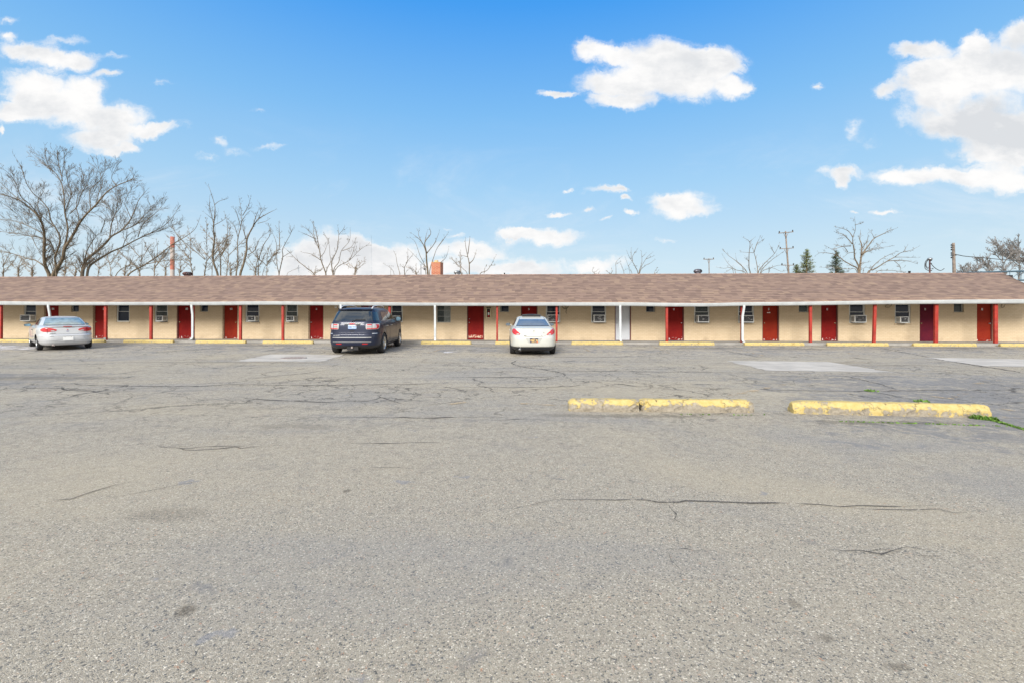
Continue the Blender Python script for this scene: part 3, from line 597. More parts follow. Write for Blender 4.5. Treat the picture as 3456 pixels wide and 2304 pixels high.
# roof: eave line sags as the gutter does
EAVE = [(-320, 1016, 1029), (0, 1018, 1030), (160, 1019.3, 1031), (440, 1020.3, 1031), (700, 1019.5, 1031), (900, 1018, 1029.5), (1100, 1019.5, 1030.7), (1250, 1020.5, 1032), (1400, 1022.5, 1033), (1680, 1023, 1033), (1840, 1021.5, 1033), (2120, 1021.5, 1033.3), (2260, 1023.3, 1035), (2390, 1024.3, 1035.3), (2500, 1021.5, 1033), (2700, 1019.5, 1031.5), (2860, 1017, 1029), (3000, 1015, 1027.3), (3200, 1012.8, 1026), (3456, 1011, 1025), (3578, 1010.5, 1025)]
RIDGE = [(-320, 937), (0, 935.7), (300, 934.2), (700, 932.4), (1080, 931), (1600, 927.8), (2120, 926), (2640, 924), (3000, 923), (3384, 922.3)]
VE, VR = -1.93, 3.2
def roof():
    b = MB(); nu, nv = 90, 8; ex = np.array([LU(e[0], e[1], VE) for e in EAVE]); rx = np.array([LU(r[0], r[1], VR) for r in RIDGE]); T = .09; uv = []
    rows = []
    for i in range(nu+1):
        t = i/nu; ue = ex[0, 0]+(ex[-1, 0]-ex[0, 0])*t; ur = rx[0, 0]+(rx[-1, 0]-rx[0, 0])*t; ze = np.interp(ue, ex[:, 0], ex[:, 1])-.02; zr = np.interp(ur, rx[:, 0], rx[:, 1])
        rows.append([(ue+(ur-ue)*s, VE+(VR-VE)*s, ze+(zr-ze)*s) for s in [k/nv for k in range(nv+1)]])
    # top front, top back (mirrored), undersides
    me_v = []; f = []; uvs = []
    def sheet(R, flip, under):
        base = len(me_v); n = len(R[0])
        for r in R:
            for p in r: me_v.append((p[0], p[1], p[2]-(T if under else 0)))
        for i in range(len(R)-1):
            for k in range(n-1):
                q = (base+i*n+k, base+(i+1)*n+k, base+(i+1)*n+k+1, base+i*n+k+1); f.append(q if not (flip ^ under) else q[::-1])
        return base, n
    B = [[(p[0], 2*VR-p[1], p[2]) for p in r] for r in rows]
    a0, n = sheet(rows, False, False); sheet(B, True, False); u0, _ = sheet(rows, False, True); sheet(B, True, True)
    for i in range(nu): f.append((a0+i*n, u0+i*n, u0+(i+1)*n, a0+(i+1)*n))           # eave fascia edge
    for e in (0, nu):
        for k in range(n-1): q = (a0+e*n+k, a0+e*n+k+1, u0+e*n+k+1, u0+e*n+k); f.append(q)
    # gable triangles below the slabs
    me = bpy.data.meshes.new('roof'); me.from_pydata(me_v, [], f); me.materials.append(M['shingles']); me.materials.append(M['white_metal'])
    ul = me.uv_layers.new(name='UVMap')
    for lp in me.loops:
        c = me.vertices[lp.vertex_index].co; ul.data[lp.index].uv = (c.x, (c.y-VE)*1.07)
    nt = nu*nv*2
    for i, p in enumerate(me.polygons): p.material_index = 1 if i >= nt else 0; p.use_smooth = i < nt
    o = bpy.data.objects.new('roof', me); COL.objects.link(o); o.parent = bld
    # ridge cap: overlapping bent tabs
    b = MB()
    rr = [r[-1] for r in rows]; L = rr[-1][0]-rr[0][0]; k = 0; x = rr[0][0]
    while x < rr[-1][0]-.05:
        z = np.interp(x, [p[0] for p in rr], [p[2] for p in rr]); x2 = min(x+.30, rr[-1][0]); z += .012
        b.add([(x, VR-.15, z-.062), (x, VR, z), (x, VR+.15, z-.062), (x2+.02, VR-.15, z-.052), (x2+.02, VR, z+.012), (x2+.02, VR+.15, z-.052)], [(0, 3, 4, 1), (1, 4, 5, 2), (3, 5, 4)]); x = x2
    b.build('ridge_cap', mat('ridge_tab', (.28, .18, .14), .9, 0, .35, 3), o)
    return o, rr
rf, RR = roof()
def ridge_z(u): return float(np.interp(u, [p[0] for p in RR], [p[2] for p in RR]))
# K-style gutter
def gutter():
    b = MB(); P = []
    for (px, t, bt) in EAVE: u, zt = LU(px, t, -2.06); _, zb = LU(px, bt, -2.02); P.append((u, zt, zb))
    us = np.linspace(P[0][0], P[-1][0], 120); prof = [(-1.935, .0), (-1.935, 1.0), (-1.98, 1.0), (-2.02, .80), (-2.055, .42), (-2.06, .30), (-2.075, .22), (-2.08, .0), (-2.062, .0), (-2.06, .10), (-1.95, .90)]
    # profile given as (v, drop fraction)
    n = len(prof); v = []
    for u in us:
        zt = np.interp(u, [p[0] for p in P], [p[1] for p in P]); zb = np.interp(u, [p[0] for p in P], [p[2] for p in P])
        for (pv, fr) in prof: v.append((u, pv, zt+(zb-zt)*fr))
    f = [(i*n+j, i*n+(j+1) % n, (i+1)*n+(j+1) % n, (i+1)*n+j) for i in range(len(us)-1) for j in range(n)]+[tuple(range(n)), tuple(range(len(v)-1, len(v)-n-1, -1))]
    b.add(v, f)
    for i in range(4, 118, 3):   # seams, hangers
        u = us[i]; zt = np.interp(u, [p[0] for p in P], [p[1] for p in P])
        if i % 2: b.box(u-.012, u+.012, -2.088, -1.95, zt-.004, zt+.006)
    return b.build('gutter', M['white_metal'], bld), P
gut, GP_ = gutter()
def gz(u): return float(np.interp(u, [p[0] for p in GP_], [p[2] for p in GP_]))
# fascia board behind the gutter (end to end with it)
# posts: (px centre, width px, lean px top)
POSTS = [(3.5, 9, 0), (357, 10, 0), (510, 9.5, 0), (652, 8, 0), (812, 9, 0), (955, 9, 0), (1315, 9, 0), (1678, 7, 0), (1878.5, 7.5, 0), (2093.5, 8, 0), (2250.5, 9, -.5), (2503, 8, 1), (2735, 10, 0), (2949, 10.5, 4), (3158, 13, 1.5), (3360, 13, -.5)]
for (px, w, lean) in POSTS:
    VP = -1.78; u = lx(px, VP); ut = lx(px+lean, VP); s = F/(BY+VP-.045*u); hw = w/s/2*.84; zt = gz(ut)+.10; b = MB()
    b.add([(u-hw, VP-.05, WZ), (u+hw, VP-.05, WZ), (u+hw, VP+.05, WZ), (u-hw, VP+.05, WZ), (ut-hw, VP-.05, zt), (ut+hw, VP-.05, zt), (ut+hw, VP+.05, zt), (ut-hw, VP+.05, zt)], [(0, 3, 2, 1), (4, 5, 6, 7), (0, 1, 5, 4), (1, 2, 6, 5), (2, 3, 7, 6), (3, 0, 4, 7)])
    o = b.build('post', M['red_post'], bld)
    bv = o.modifiers.new('b', 'BEVEL'); bv.width = .008; bv.segments = 2
    if px in (357, 652): b = MB(); b.box(u-.06, u+.06, VP-.062, VP+.062, WZ-.03, WZ+.13); b.build('bracket', M['galv'], o)
# header beam carried by the posts
b = MB(); us = [lx(-330, -1.8), lx(3570, -1.8)]
n = 40
for i in range(n):
    a, c = us[0]+(us[1]-us[0])*i/n, us[0]+(us[1]-us[0])*(i+1)/n; za, zc = gz(a)+.035, gz(c)+.035
    b.add([(a, -1.86, za), (c, -1.86, zc), (c, -1.70, zc), (a, -1.70, za), (a, -1.86, za+.10), (c, -1.86, zc+.10), (c, -1.70, zc+.10), (a, -1.70, za+.10)], [(0, 3, 2, 1), (0, 1, 5, 4), (2, 3, 7, 6), (4, 5, 6, 7)])
b.build('beam', M['brown_frame'], bld)
# downspouts
def spout(px0, px1, kick, bot):
    u0, u1 = lx(px0, -2.0), lx(px1, -1.92); zt = gz(u0)+.03; b = MB()
    pts = [(u0, -2.0, zt), (u0, -2.0, zt-.10), (u0+(u1-u0)*.5, -1.95, zt-.35), (u1, -1.92, zt-.55), (u1, -1.92, bot+.16)]
    pts += [(u1+kick*.25, -1.95, bot+.07), (u1+kick, -2.0, bot+.03)] if kick else [(u1+.02, -1.96, bot+.03)]
    w, dd = .052, .035; v = []
    for i, p in enumerate(pts):
        v += [(p[0]-w, p[1]-dd, p[2]), (p[0]+w, p[1]-dd, p[2]), (p[0]+w, p[1]+dd, p[2]), (p[0]-w, p[1]+dd, p[2])]
    f = [(i*4+j, i*4+(j+1) % 4, (i+1)*4+(j+1) % 4, (i+1)*4+j) for i in range(len(pts)-1) for j in range(4)]+[(3, 2, 1, 0), tuple(len(v)-4+q for q in range(4))]
    b.add(v, f); o = b.build('downspout', M['white_metal'], bld)
    o.modifiers.new('b', 'BEVEL').width = .01
for a in [(163, 168, 0, .1), (646.5, 650, -.12, .1), (1150, 1152, 0, .1), (1468, 1468.5, 0, .1), (2093, 2093.5, .03, .1), (2511, 2506, .12, .06)]: spout(*a)
# doors
for (p0, p1, num, mt) in DOORS:
    a, c = lx(p0), lx(p1); w = c-a; VD = .10; z1 = 2.12; fr = .05
    vis = .0
    b = MB(); b.box(-w/2+fr+.004, w/2-fr-.004, 0, .045, .012, z1-WZ-fr)
    d = b.build('door', M[mt], bld, label={'W': 'white door with a dark frame', '': 'plain red door without a number, worn kick band at its foot', '2': 'purple door number 2'}.get(num)); d.location = ((a+c)/2, VD, WZ)
    b = MB(); y0, y1 = -.05, .058
    b.box(-w/2+.002, -w/2+fr, y0, y1, 0, z1-WZ); b.box(w/2-fr, w/2-.002, y0, y1, 0, z1-WZ); b.box(-w/2+fr+.001, w/2-fr-.001, y0, y1, z1-WZ-fr+.003, z1-WZ-.002); b.box(-w/2+fr+.001, w/2-fr-.001, y0, y1, .0, .010)
    b.build('door_frame', M['brown_frame'] if num in ('12', '13', '10', '9') else M['door_frame'], d)
    ks = 1 if num in ('5', '3', '1', '10') else -1
    b = MB(); kx = ks*(w/2-fr-.075)
    hw_ = 'steel' if num in ('9', '5', '1', '', 'W') else 'brass'
    b.lathe([(0, .028), (-.012, .028), (-.02, .012), (-.04, .012), (-.048, .026), (-.062, .03), (-.074, .022), (-.078, .001)], 'Y', (kx, 0, .93), 14); b.build('knob', M[hw_], d)
    if num in ('', 'W'): b = MB(); b.lathe([(0, .026), (-.02, .026), (-.024, .001)], 'Y', (kx, 0, 1.13), 14); b.build('deadbolt', M[hw_], d)
    if num == '': b = MB(); b.box(-w/2+fr+.03, w/2-fr-.03, -.004, -.001, .10, .25); b.build('kick_plate', M['peeled_band'], d)
    if num and num != 'W':
        b = MB(); k = len(num); nx = {'12': .22, '13': .0}.get(num, 0 if k == 2 else -.02)
        if num == '12': nx = .16
        if num in ('4', '3', '2', '1', '5'): nx = -.06
        for i, ch in enumerate(num):
            cx = nx+(i-(k-1)/2)*.072; b.box(cx-.032, cx+.032, -.006, -.001, 1.61, 1.72, 0)
            v, f = text_mesh(ch, .125, .004); b.add([(cx+q[0], -.008, 1.665+q[1]) for q in v], f, 1)
        b.build('number_plate', [M['plate_white'], M['door_frame']], d)
    if num == '4': b = MB(); b.add([(-.16, -.004, 1.46), (.02, -.004, 1.46), (.02, -.004, 1.50), (-.01, -.004, 1.52), (-.05, -.004, 1.485), (-.1, -.004, 1.50), (-.15, -.004, 1.485)], [tuple(range(7))]); b.build('paint_scrape', M['plate_white'], d)
# windows
def frame_box(b, a, c, z0, z1, t, y0, y1, mi=0):
    b.box(a, a+t, y0, y1, z0, z1, mi); b.box(c-t, c, y0, y1, z0, z1, mi); b.box(a+t, c-t, y0+.001, y1-.001, z1-t, z1, mi); b.box(a+t, c-t, y0+.001, y1-.001, z0, z0+t, mi)
def sill(parent, w, z, h=.075):
    b = MB(); b.box(-w/2-.03, w/2+.03, -.035, .05, z-h, z+.004)
    o = b.build('sill', M['wall_brick'], parent); o.modifiers.new('b', 'BEVEL').width = .006
for (p0, p1, kd) in WINS:
    a, c = lx(p0), lx(p1); w = c-a; b = MB(); H0, H1 = .0, 1.04; gl = p1-p0 > 50
    frame_box(b, -w/2+.002, w/2-.002, H0+.006, H1-.002, .055, -.012, .10); frame_box(b, -w/2+.06, w/2-.06, .575, H1-.06, .022, .012, .045)
    rz = .40 if kd != 'n' or p0 != 393 else 0
    if p0 == 393: frame_box(b, -w/2+.06, w/2-.06, .06, .572, .03, .045, .075)
    else: b.box(-w/2+.06, w/2-.06, .045, .085, .40, .445)
    o = b.build('window', M['alu'], bld); o.location = ((a+c)/2, .045, 1.02)
    b = MB(); b.box(-w/2+.057, w/2-.057, .028, .034, .058, H1-.058); b.build('pane', M['glass_curtain' if kd == 'c' else 'glass_dark'], o); sill(o, w, 0)
    for q in o.children: 
        if q.name.startswith('sill'): q.location = (0, -.045, 0)
for (p0, p1, kd) in SMALL:
    a, c = lx(p0), lx(p1); w = c-a; b = MB(); frame_box(b, -w/2+.002, w/2-.002, .004, .468, .035, .03, .09)
    if p1 < 1728: b.box(-w/2+.05, -w/2+.075, .02, .05, .04, .43)
    else: b.box(w/2-.075, w/2-.05, .02, .05, .04, .43)
    o = b.build('small_window', M['old_alu'], bld); o.location = ((a+c)/2, .03, 1.59)
    b = MB(); b.box(-w/2+.036, w/2-.036, .055, .061, .038, .432); b.build('pane', M['glass_dark' if p0 < 2600 else 'glass_curtain'], o)
    b = MB(); b.box(-w/2-.01, w/2+.01, -.05, .0, -.05, .003); b.build('sill', M['wall_brick'], o)
a, c = big[0], big[1]; w = c-a; b = MB(); frame_box(b, -w/2+.002, w/2-.002, .004, 1.045, .04, .0, .08); b.box(-w/2+.04, w/2-.04, .01, .05, .33, .355); b.box(-w/2+.04, w/2-.04, .01, .05, .66, .685)
o = b.build('window', M['old_alu'], bld, label='three-pane window with pale panes right of a downspout'); o.location = ((a+c)/2, .045, 1.01)
b = MB()
for z0, z1 in ((.04, .33), (.355, .66), (.685, 1.0)): b.box(-w/2+.041, -.0, .03, .036, z0, z1, 0); b.box(.001, w/2-.041, .032, .038, z0, z1, 1)
b.build('pane', [M['glass_curtain'], M['glass_pale']], o); sill(o, w, 0)
# chimney and vents on the roof
cu = lx(1472, 3.3); zr = ridge_z(cu); ztop = LU(1472, 879, 3.0)[1]
b = MB(); b.box(-.29, .29, -.29, .29, -1.0, ztop-zr); o = b.build('chimney', M['chimney_brick'], rf); o.location = (cu, 3.62, zr-.1); o.rotation_euler = (0, 0, math.radians(-6))
b = MB(); b.box(-.30, .30, -.30, .30, ztop-zr+.002, ztop-zr+.035); b.lathe([(ztop-zr+.036, .13), (ztop-zr+.17, .12), (ztop-zr+.17, .09), (ztop-zr+.04, .09)], 'Z', (-.06, 0, 0), 16); b.build('chimney_cap', M['terracotta'], o)
def turbine(px, hw, ht, m):
    u = lx(px, 3.4); z = ridge_z(u)-.12; s = F/(BY+3.4-.045*u); r = hw/s; h = ht/s; b = MB(); zb = h*.28
    b.lathe([(-.1, r*.62), (zb+.1, r*.62)], 'Z', n=20)
    o = b.build('roof_vent', m, rf); o.location = (u, 3.55, z); b = MB(); n = 18
    for k in range(n):
        a0 = 2*math.pi*k/n; v = []
        for i in range(9):
            ph = -1.25+2.5*i/8; rr = r*math.cos(ph)**.7; zz = zb+.1+h*.42+h*.42*math.sin(ph)/math.sin(1.25)
            for da, kr in ((0, 1), (.26, .90)): v.append((rr*kr*math.cos(a0+da+ph*.25), rr*kr*math.sin(a0+da+ph*.25), zz))
        b.add(v, [(2*i, 2*i+1, 2*i+3, 2*i+2) for i in range(8)], 0, True)
    b.lathe([(zb+.1+h*.80, r*.45), (zb+.1+h*.86, r*.3), (zb+.1+h*.88, .001)], 'Z', n=18); b.lathe([(zb+.08, r*.66), (zb+.13, r*.7), (zb+.14, r*.5)], 'Z', n=18)
    b.build('turbine', m, o)
turbine(627, 15, 15, M['rust_vent']); turbine(1542, 12, 15, M['galv']); turbine(2358, 14, 17, mat('galv_dark', (.14, .13, .15), .45, .6, .3, 12))
for px, t, w in ((1702.5, 923, 2.6), (3069, 917, 4)):
    u = lx(px, 3.4); z = ridge_z(u); s = F/(BY+3.4); b = MB(); b.lathe([(-.3, w/s*.8), (LU(px, t, 3.4)[1]-z, w/s*.8), (LU(px, t, 3.4)[1]-z, w/s), (LU(px, t, 3.4)[1]-z+.02, w/s), (LU(px, t, 3.4)[1]-z+.02, .001)], 'Z', n=14)
    o = b.build('vent_pipe', M['black'], rf); o.location = (u, 3.4, z)
# floodlight on the wall beside door 9 (part of the building wiring)
b = MB(); u, z = LU(1140, 1036, -.25); b.lathe([(0, .03), (-.10, .06), (-.14, .065), (-.15, .001)], 'Y', (u-.08, -.2, z-.02), 14, scale=(1, 1, 1)); b.lathe([(0, .03), (-.10, .06), (-.14, .065), (-.15, .001)], 'Y', (u+.13, -.2, z-.02), 14); b.box(u-.03, u+.06, -.2, -.002, z+.01, z+.07)
b.build('wall_light', M['plate_white'], bld)

# ---------------------------------------------------------------- air conditioners, each one a thing sitting in its window
def ac(px0, px1, pyt, pyb, side, sidepx, label, busted=0):
    """px0..px1 front face; side 'l'/'r' visible side, sidepx its pixel width"""
    prot = .30; u0, zt = LU(px0, pyt, -prot); u1, zb = LU(px1, pyb, -prot); w = u1-u0; h = zt-zb
    o = empty('air_conditioner', BO+U0*((u0+u1)/2)+V0*(-prot)+Vector((0, 0, zb)), (0, 0, BA), label, 'air conditioner', 'air conditioners in the motel windows')
    b = MB(); t = .038
    b.box(-w/2, w/2, .0, prot+.05, 0, h); body = b.build('casing', M['ac_white'], o); body.modifiers.new('b', 'BEVEL').width = .01
    b = MB(); b.box(-w/2+t, w/2-t, -.006, .001, t, h-t, 0)
    rr = random.Random(int(px0))
    for i in range(14): z = t+.008+(h-2*t-.016)*i/13; b.box(-w/2+t+.004, w/2-t-.004, -.012, -.006, z-.003, z+.003, 1)
    for i in range(4 if not busted else 14):
        x = rr.uniform(-.4, .4)*w; z = h*rr.uniform(.2, .85); l = rr.uniform(.01, .05); b.box(x-l, x+l, -.015, -.012, z-.006, z+.006, 2)
    b.build('grille', [M['ac_grille'], M['cable'], M['plate_white']], o)
    sgn = -1 if side == 'l' else 1; b = MB()
    for i in range(4): y = .05+i*.055; b.box(sgn*w/2-.003, sgn*w/2+.003, y, y+.025, h*.18, h*.82)
    b.build('side_louvres', M['cable'], o)
    b = MB(); b.box(-w/2, w/2, prot*.5, prot-.01, -.03, -.003); b.build('bracket', M['galv'], o)
for a in [(67, 101, 1063, 1084, 'r', 0, 'white air conditioner jutting out low left of door 13 by the silver car'), (526, 549, 1066, 1084, 'r', 0, 'small white air conditioner in the window between doors 12 and 11'), (835, 861, 1066.5, 1084, 'r', 0, 'white air conditioner in the window right of door 10'),
          (965, 992, 1066.5, 1084, 'r', 0, 'white air conditioner in the window left of door 9'), (1322, 1346, 1066, 1085, 'r', 0, 'white air conditioner just right of the dark SUV'), (1848, 1887, 1062.5, 1087, 'r', 0, 'battered white air conditioner behind the white car and a red post', 1),
          (2004, 2042, 1063, 1087.5, 'l', 0, 'battered white air conditioner in the window left of the white door', 1), (2356, 2394, 1064, 1088, 'l', 0, 'white air conditioner in the window right of door 5'), (2505, 2545, 1064.5, 1088.5, 'l', 0, 'white air conditioner behind the downspout left of door 4'),
          (2885, 2925, 1064, 1089, 'l', 0, 'wide white air conditioner in the window right of door 3'), (3039, 3067, 1069, 1090, 'l', 0, 'small white air conditioner in the window left of purple door 2')]: ac(*a)
# fire extinguisher in its wall box
u0, zt = LU(1642.5, 1041, -.05); u1, zb = LU(1656, 1073, -.05); w = u1-u0; h = zt-zb
o = empty('extinguisher_cabinet', BO+U0*((u0+u1)/2)+Vector((0, 0, zb)), (0, 0, BA), 'narrow wall cabinet with open front right of the plain red door, extinguisher inside', 'cabinet')
b = MB(); b.box(-w/2, w/2, -.01, -.002, 0, h, 1); b.box(-w/2, -w/2+.014, -.14, -.011, 0, h); b.box(w/2-.014, w/2, -.14, -.011, 0, h); b.box(-w/2+.015, w/2-.015, -.138, -.011, 0, .014); b.box(-w/2+.015, w/2-.015, -.138, -.011, h-.014, h); b.build('box', [M['brass'], M['black']], o)
b = MB(); b.add([(-w/2-.03, -.15, h+.002), (w/2+.03, -.15, h+.002), (w/2+.03, -.003, h+.002), (-w/2-.03, -.003, h+.002), (-w/2+.04, -.10, h+.05), (w/2-.04, -.10, h+.05), (w/2-.04, -.003, h+.05), (-w/2+.04, -.003, h+.05)], [(0, 3, 2, 1), (4, 5, 6, 7), (0, 1, 5, 4), (1, 2, 6, 5), (2, 3, 7, 6), (3, 0, 4, 7)]); b.build('hood', M['black'], o)
o = empty('fire_extinguisher', BO+U0*((u0+u1)/2)+V0*(-.075)+Vector((0, 0, zb+.02)), (0, 0, BA), 'red fire extinguisher with white label inside the wall cabinet', 'fire extinguisher')
b = MB(); b.lathe([(0, .001), (0, .05), (.13, .05), (.131, .051), (.26, .051), (.261, .05), (.30, .045), (.335, .018), (.35, .018)], 'Z', n=18); b.build('cylinder', mat('ext_red', (.45, .01, .012), .25, 0, 0, coat=.6), o)
b = MB(); b.lathe([(.13, .0525), (.27, .0525)], 'Z', n=18); b.build('label', M['plate_white'], o)
b = MB(); b.box(-.02, .02, -.02, .02, .351, .375); b.box(-.012, .012, -.07, .03, .376, .39); b.tube([(.02, 0, .36), (.05, -.01, .33), (.052, -.02, .2)], .009); b.build('valve', M['black'], o)
# loose cables hanging under the eave
def cable(pts, v, r, label, name='cable', s=1):
    P = []
    for (px, py) in pts: u, z = LU(px, py, v); P.append(BO+U0*u+V0*v+Vector((0, 0, z)))
    Q = []
    for i in range(len(P)-1):
        p0, p1, p2, p3 = P[max(i-1, 0)], P[i], P[i+1], P[min(i+2, len(P)-1)]
        for k in range(5): t = k/5; Q.append(.5*((2*p1)+(p2-p0)*t+(2*p0-5*p1+4*p2-p3)*t*t+(3*p1-p0-3*p2+p3)*t**3))
    Q.append(P[-1]); b = MB(); b.tube([q-Q[0] for q in Q], r, 6); o = b.build(name, M['cable'], label=label, cat='cable'); o.location = Q[0]; return o
cable([(1897, 1030), (1899, 1038), (1906, 1043), (1915, 1040), (1919, 1032)], -.05, .012, 'loose cable loop under the eave right of the white car')
cable([(1908, 1030), (1912, 1045), (1910, 1052), (1912, 1059)], -.05, .012, 'cable end dangling down the wall below the loop, right of the white car')
cable([(3012, 1028), (3002, 1027), (2990, 1032), (2989, 1037), (2998, 1038), (3006, 1034), (3010, 1027)], -.05, .010, 'oval cable loop under the eave between doors 3 and 2')
cable([(3440, 1027), (3410, 1027), (3386, 1026), (3379, 1033), (3382, 1039), (3388, 1037), (3392, 1028)], -.05, .010, 'cable loop under the eave right of door 1')
# ---------------------------------------------------------------- cars
def pchip(xs, ys, x):
    n = len(xs)
    if x <= xs[0]: return ys[0]
    if x >= xs[-1]: return ys[-1]
    h = [xs[i+1]-xs[i] for i in range(n-1)]; d = [(ys[i+1]-ys[i])/h[i] for i in range(n-1)]
    def m(i):
        if i == 0: return d[0]
        if i == n-1: return d[-1]
        if d[i-1]*d[i] <= 0: return 0
        w1, w2 = 2*h[i]+h[i-1], h[i]+2*h[i-1]; return (w1+w2)/(w1/d[i-1]+w2/d[i])
    i = max(k for k in range(n-1) if xs[k] <= x); t = (x-xs[i])/h[i]
    return (2*t**3-3*t*t+1)*ys[i]+(t**3-2*t*t+t)*h[i]*m(i)+(-2*t**3+3*t*t)*ys[i+1]+(t**3-t*t)*h[i]*m(i+1)
class Car:
    """body surface as stacked plan outlines: keys are (z, half width, rear y, front y, squareness)"""
    def __init__(s, keys): s.k = keys; s.z = [k[0] for k in keys]; s.cache = {}
    def half(s, z):
        z = round(z, 4)
        if z in s.cache: return s.cache[z]
        w, yr, yf, n = [pchip(s.z, [k[i] for k in s.k], z) for i in (1, 2, 3, 4)]
        ym, hl = (yr+yf)/2, (yf-yr)/2; t = np.linspace(-math.pi/2, math.pi/2, 321)
        x = w*np.abs(np.cos(t))**(2/n); y = ym+hl*np.sign(np.sin(t))*np.abs(np.sin(t))**(2/n); x[0] = x[-1] = 0
        L = np.concatenate([[0], np.cumsum(np.hypot(np.diff(x), np.diff(y)))]); s.cache[z] = (x, y, L); return s.cache[z]
    def rear(s, u, z):
        x, y, L = s.half(z); a = abs(u); return Vector((math.copysign(float(np.interp(a, L, x)), u), float(np.interp(a, L, y)), z))
    def front(s, u, z):
        x, y, L = s.half(z); a = L[-1]-abs(u); return Vector((math.copysign(float(np.interp(a, L, x)), u), float(np.interp(a, L, y)), z))
    def side(s, sg, y0, z):
        x, y, L = s.half(z); return Vector((sg*float(np.interp(y0, y, x)), y0, z))
    def body(s, name, nz, nu, mats, zdark, root, cuts):
        b = MB(); zs = sorted(set([k[0] for k in s.k]+list(np.linspace(s.z[0], s.z[-1], nz)))); v = []; n = 2*nu
        fr = np.concatenate([np.linspace(0, 1, nu+1)])
        for z in zs:
            x, y, L = s.half(z); q = fr*L[-1]; X = np.interp(q, L, x); Y = np.interp(q, L, y)
            ring = [(X[i], Y[i], z) for i in range(nu+1)]+[(-X[i], Y[i], z) for i in range(nu-1, 0, -1)]; v += ring
        f = []; 
        for r in range(len(zs)-1):
            for i in range(n): j = (i+1) % n; f.append((r*n+i, r*n+j, (r+1)*n+j, (r+1)*n+i))
        f.append(tuple(range(n-1, -1, -1))); f.append(tuple(range((len(zs)-1)*n, len(zs)*n)))
        b.add(v, f, 0, True); k = 0
        for r in range(len(zs)-1):
            for i in range(n): b.m[k] = 1 if zs[r+1] <= zdark+1e-6 else 0; k += 1
        b.m[k] = 1
        o = b.build(name, mats, root)
        c = MB()
        for (y, r, w) in cuts:
            for sg in (-1, 1): c.lathe([(sg*(w-.30), .001), (sg*(w-.30), r), (sg*(w+.3), r), (sg*(w+.3), .001)], 'X', (0, y, c_wz), 40, 1, False)
        co = c.build('cutter', mats); m = o.modifiers.new('b', 'BOOLEAN'); m.object = co; m.solver = 'EXACT'; m.operation = 'DIFFERENCE'
        dg = bpy.context.evaluated_depsgraph_get(); dg.update(); me = bpy.data.meshes.new_from_object(o.evaluated_get(dg)); o.modifiers.clear(); old = o.data; o.data = me; me.name = name
        for p in me.polygons:   # arches flat shaded, body smooth
            if p.material_index == 1: p.use_smooth = False
        bpy.data.meshes.remove(old); cm = co.data; bpy.data.objects.remove(co); bpy.data.meshes.remove(cm); return o
    def patch(s, kind, rows, off, name, m, parent, nc=10, nr=4, sg=1, edge=True, **kw):
        """patch following the surface. rows: (z, a, b) with a,b arc positions (rear/front) or y positions (side)"""
        b = MB(); R = []
        for (r0, r1) in zip(rows[:-1], rows[1:]):
            for i in range(nr): t = i/nr; R.append([r0[q]+(r1[q]-r0[q])*t for q in range(3)])
        R.append(list(rows[-1])); fn = {'rear': lambda a, z: s.rear(a, z), 'front': lambda a, z: s.front(a, z), 'side': lambda a, z: s.side(sg, a, z)}[kind]
        P = [[fn(r[1]+(r[2]-r[1])*j/nc, r[0]) for j in range(nc+1)] for r in R]; O = []
        for i in range(len(P)):
            row = []
            for j in range(nc+1):
                z, a = R[i][0], R[i][1]+(R[i][2]-R[i][1])*j/nc; e = .004
                du = fn(a+e, z)-fn(a-e, z); dz = fn(a, min(z+e, s.z[-1]))-fn(a, max(z-e, s.z[0])); nn = du.cross(dz); nn.normalize() if nn.length > 1e-9 else None
                c = P[i][j]-Vector((0, 0, .7));
                if nn.dot(Vector((c.x, c.y*.5, c.z))) < 0: nn = -nn
                row.append(P[i][j]+nn*off)
            O.append(row)
        w = nc+1; v = [q for r in O for q in r]; b.add(v, [(i*w+j, i*w+j+1, (i+1)*w+j+1, (i+1)*w+j) for i in range(len(O)-1) for j in range(nc)], 0, True)
        if edge and off > 0:
            loop = [(0, j) for j in range(nc+1)]+[(i, nc) for i in range(1, len(O))]+[(len(O)-1, j) for j in range(nc-1, -1, -1)]+[(i, 0) for i in range(len(O)-2, 0, -1)]
            v = []
            for (i, j) in loop: v += [O[i][j], P[i][j]+(P[i][j]-O[i][j])*.6]
            k = len(loop); b.add(v, [(2*i, 2*i+1, (2*i+3) % (2*k), (2*i+2) % (2*k)) for i in range(k)], 0, False)
        return b.build(name, m, parent, **kw)
c_wz = .33
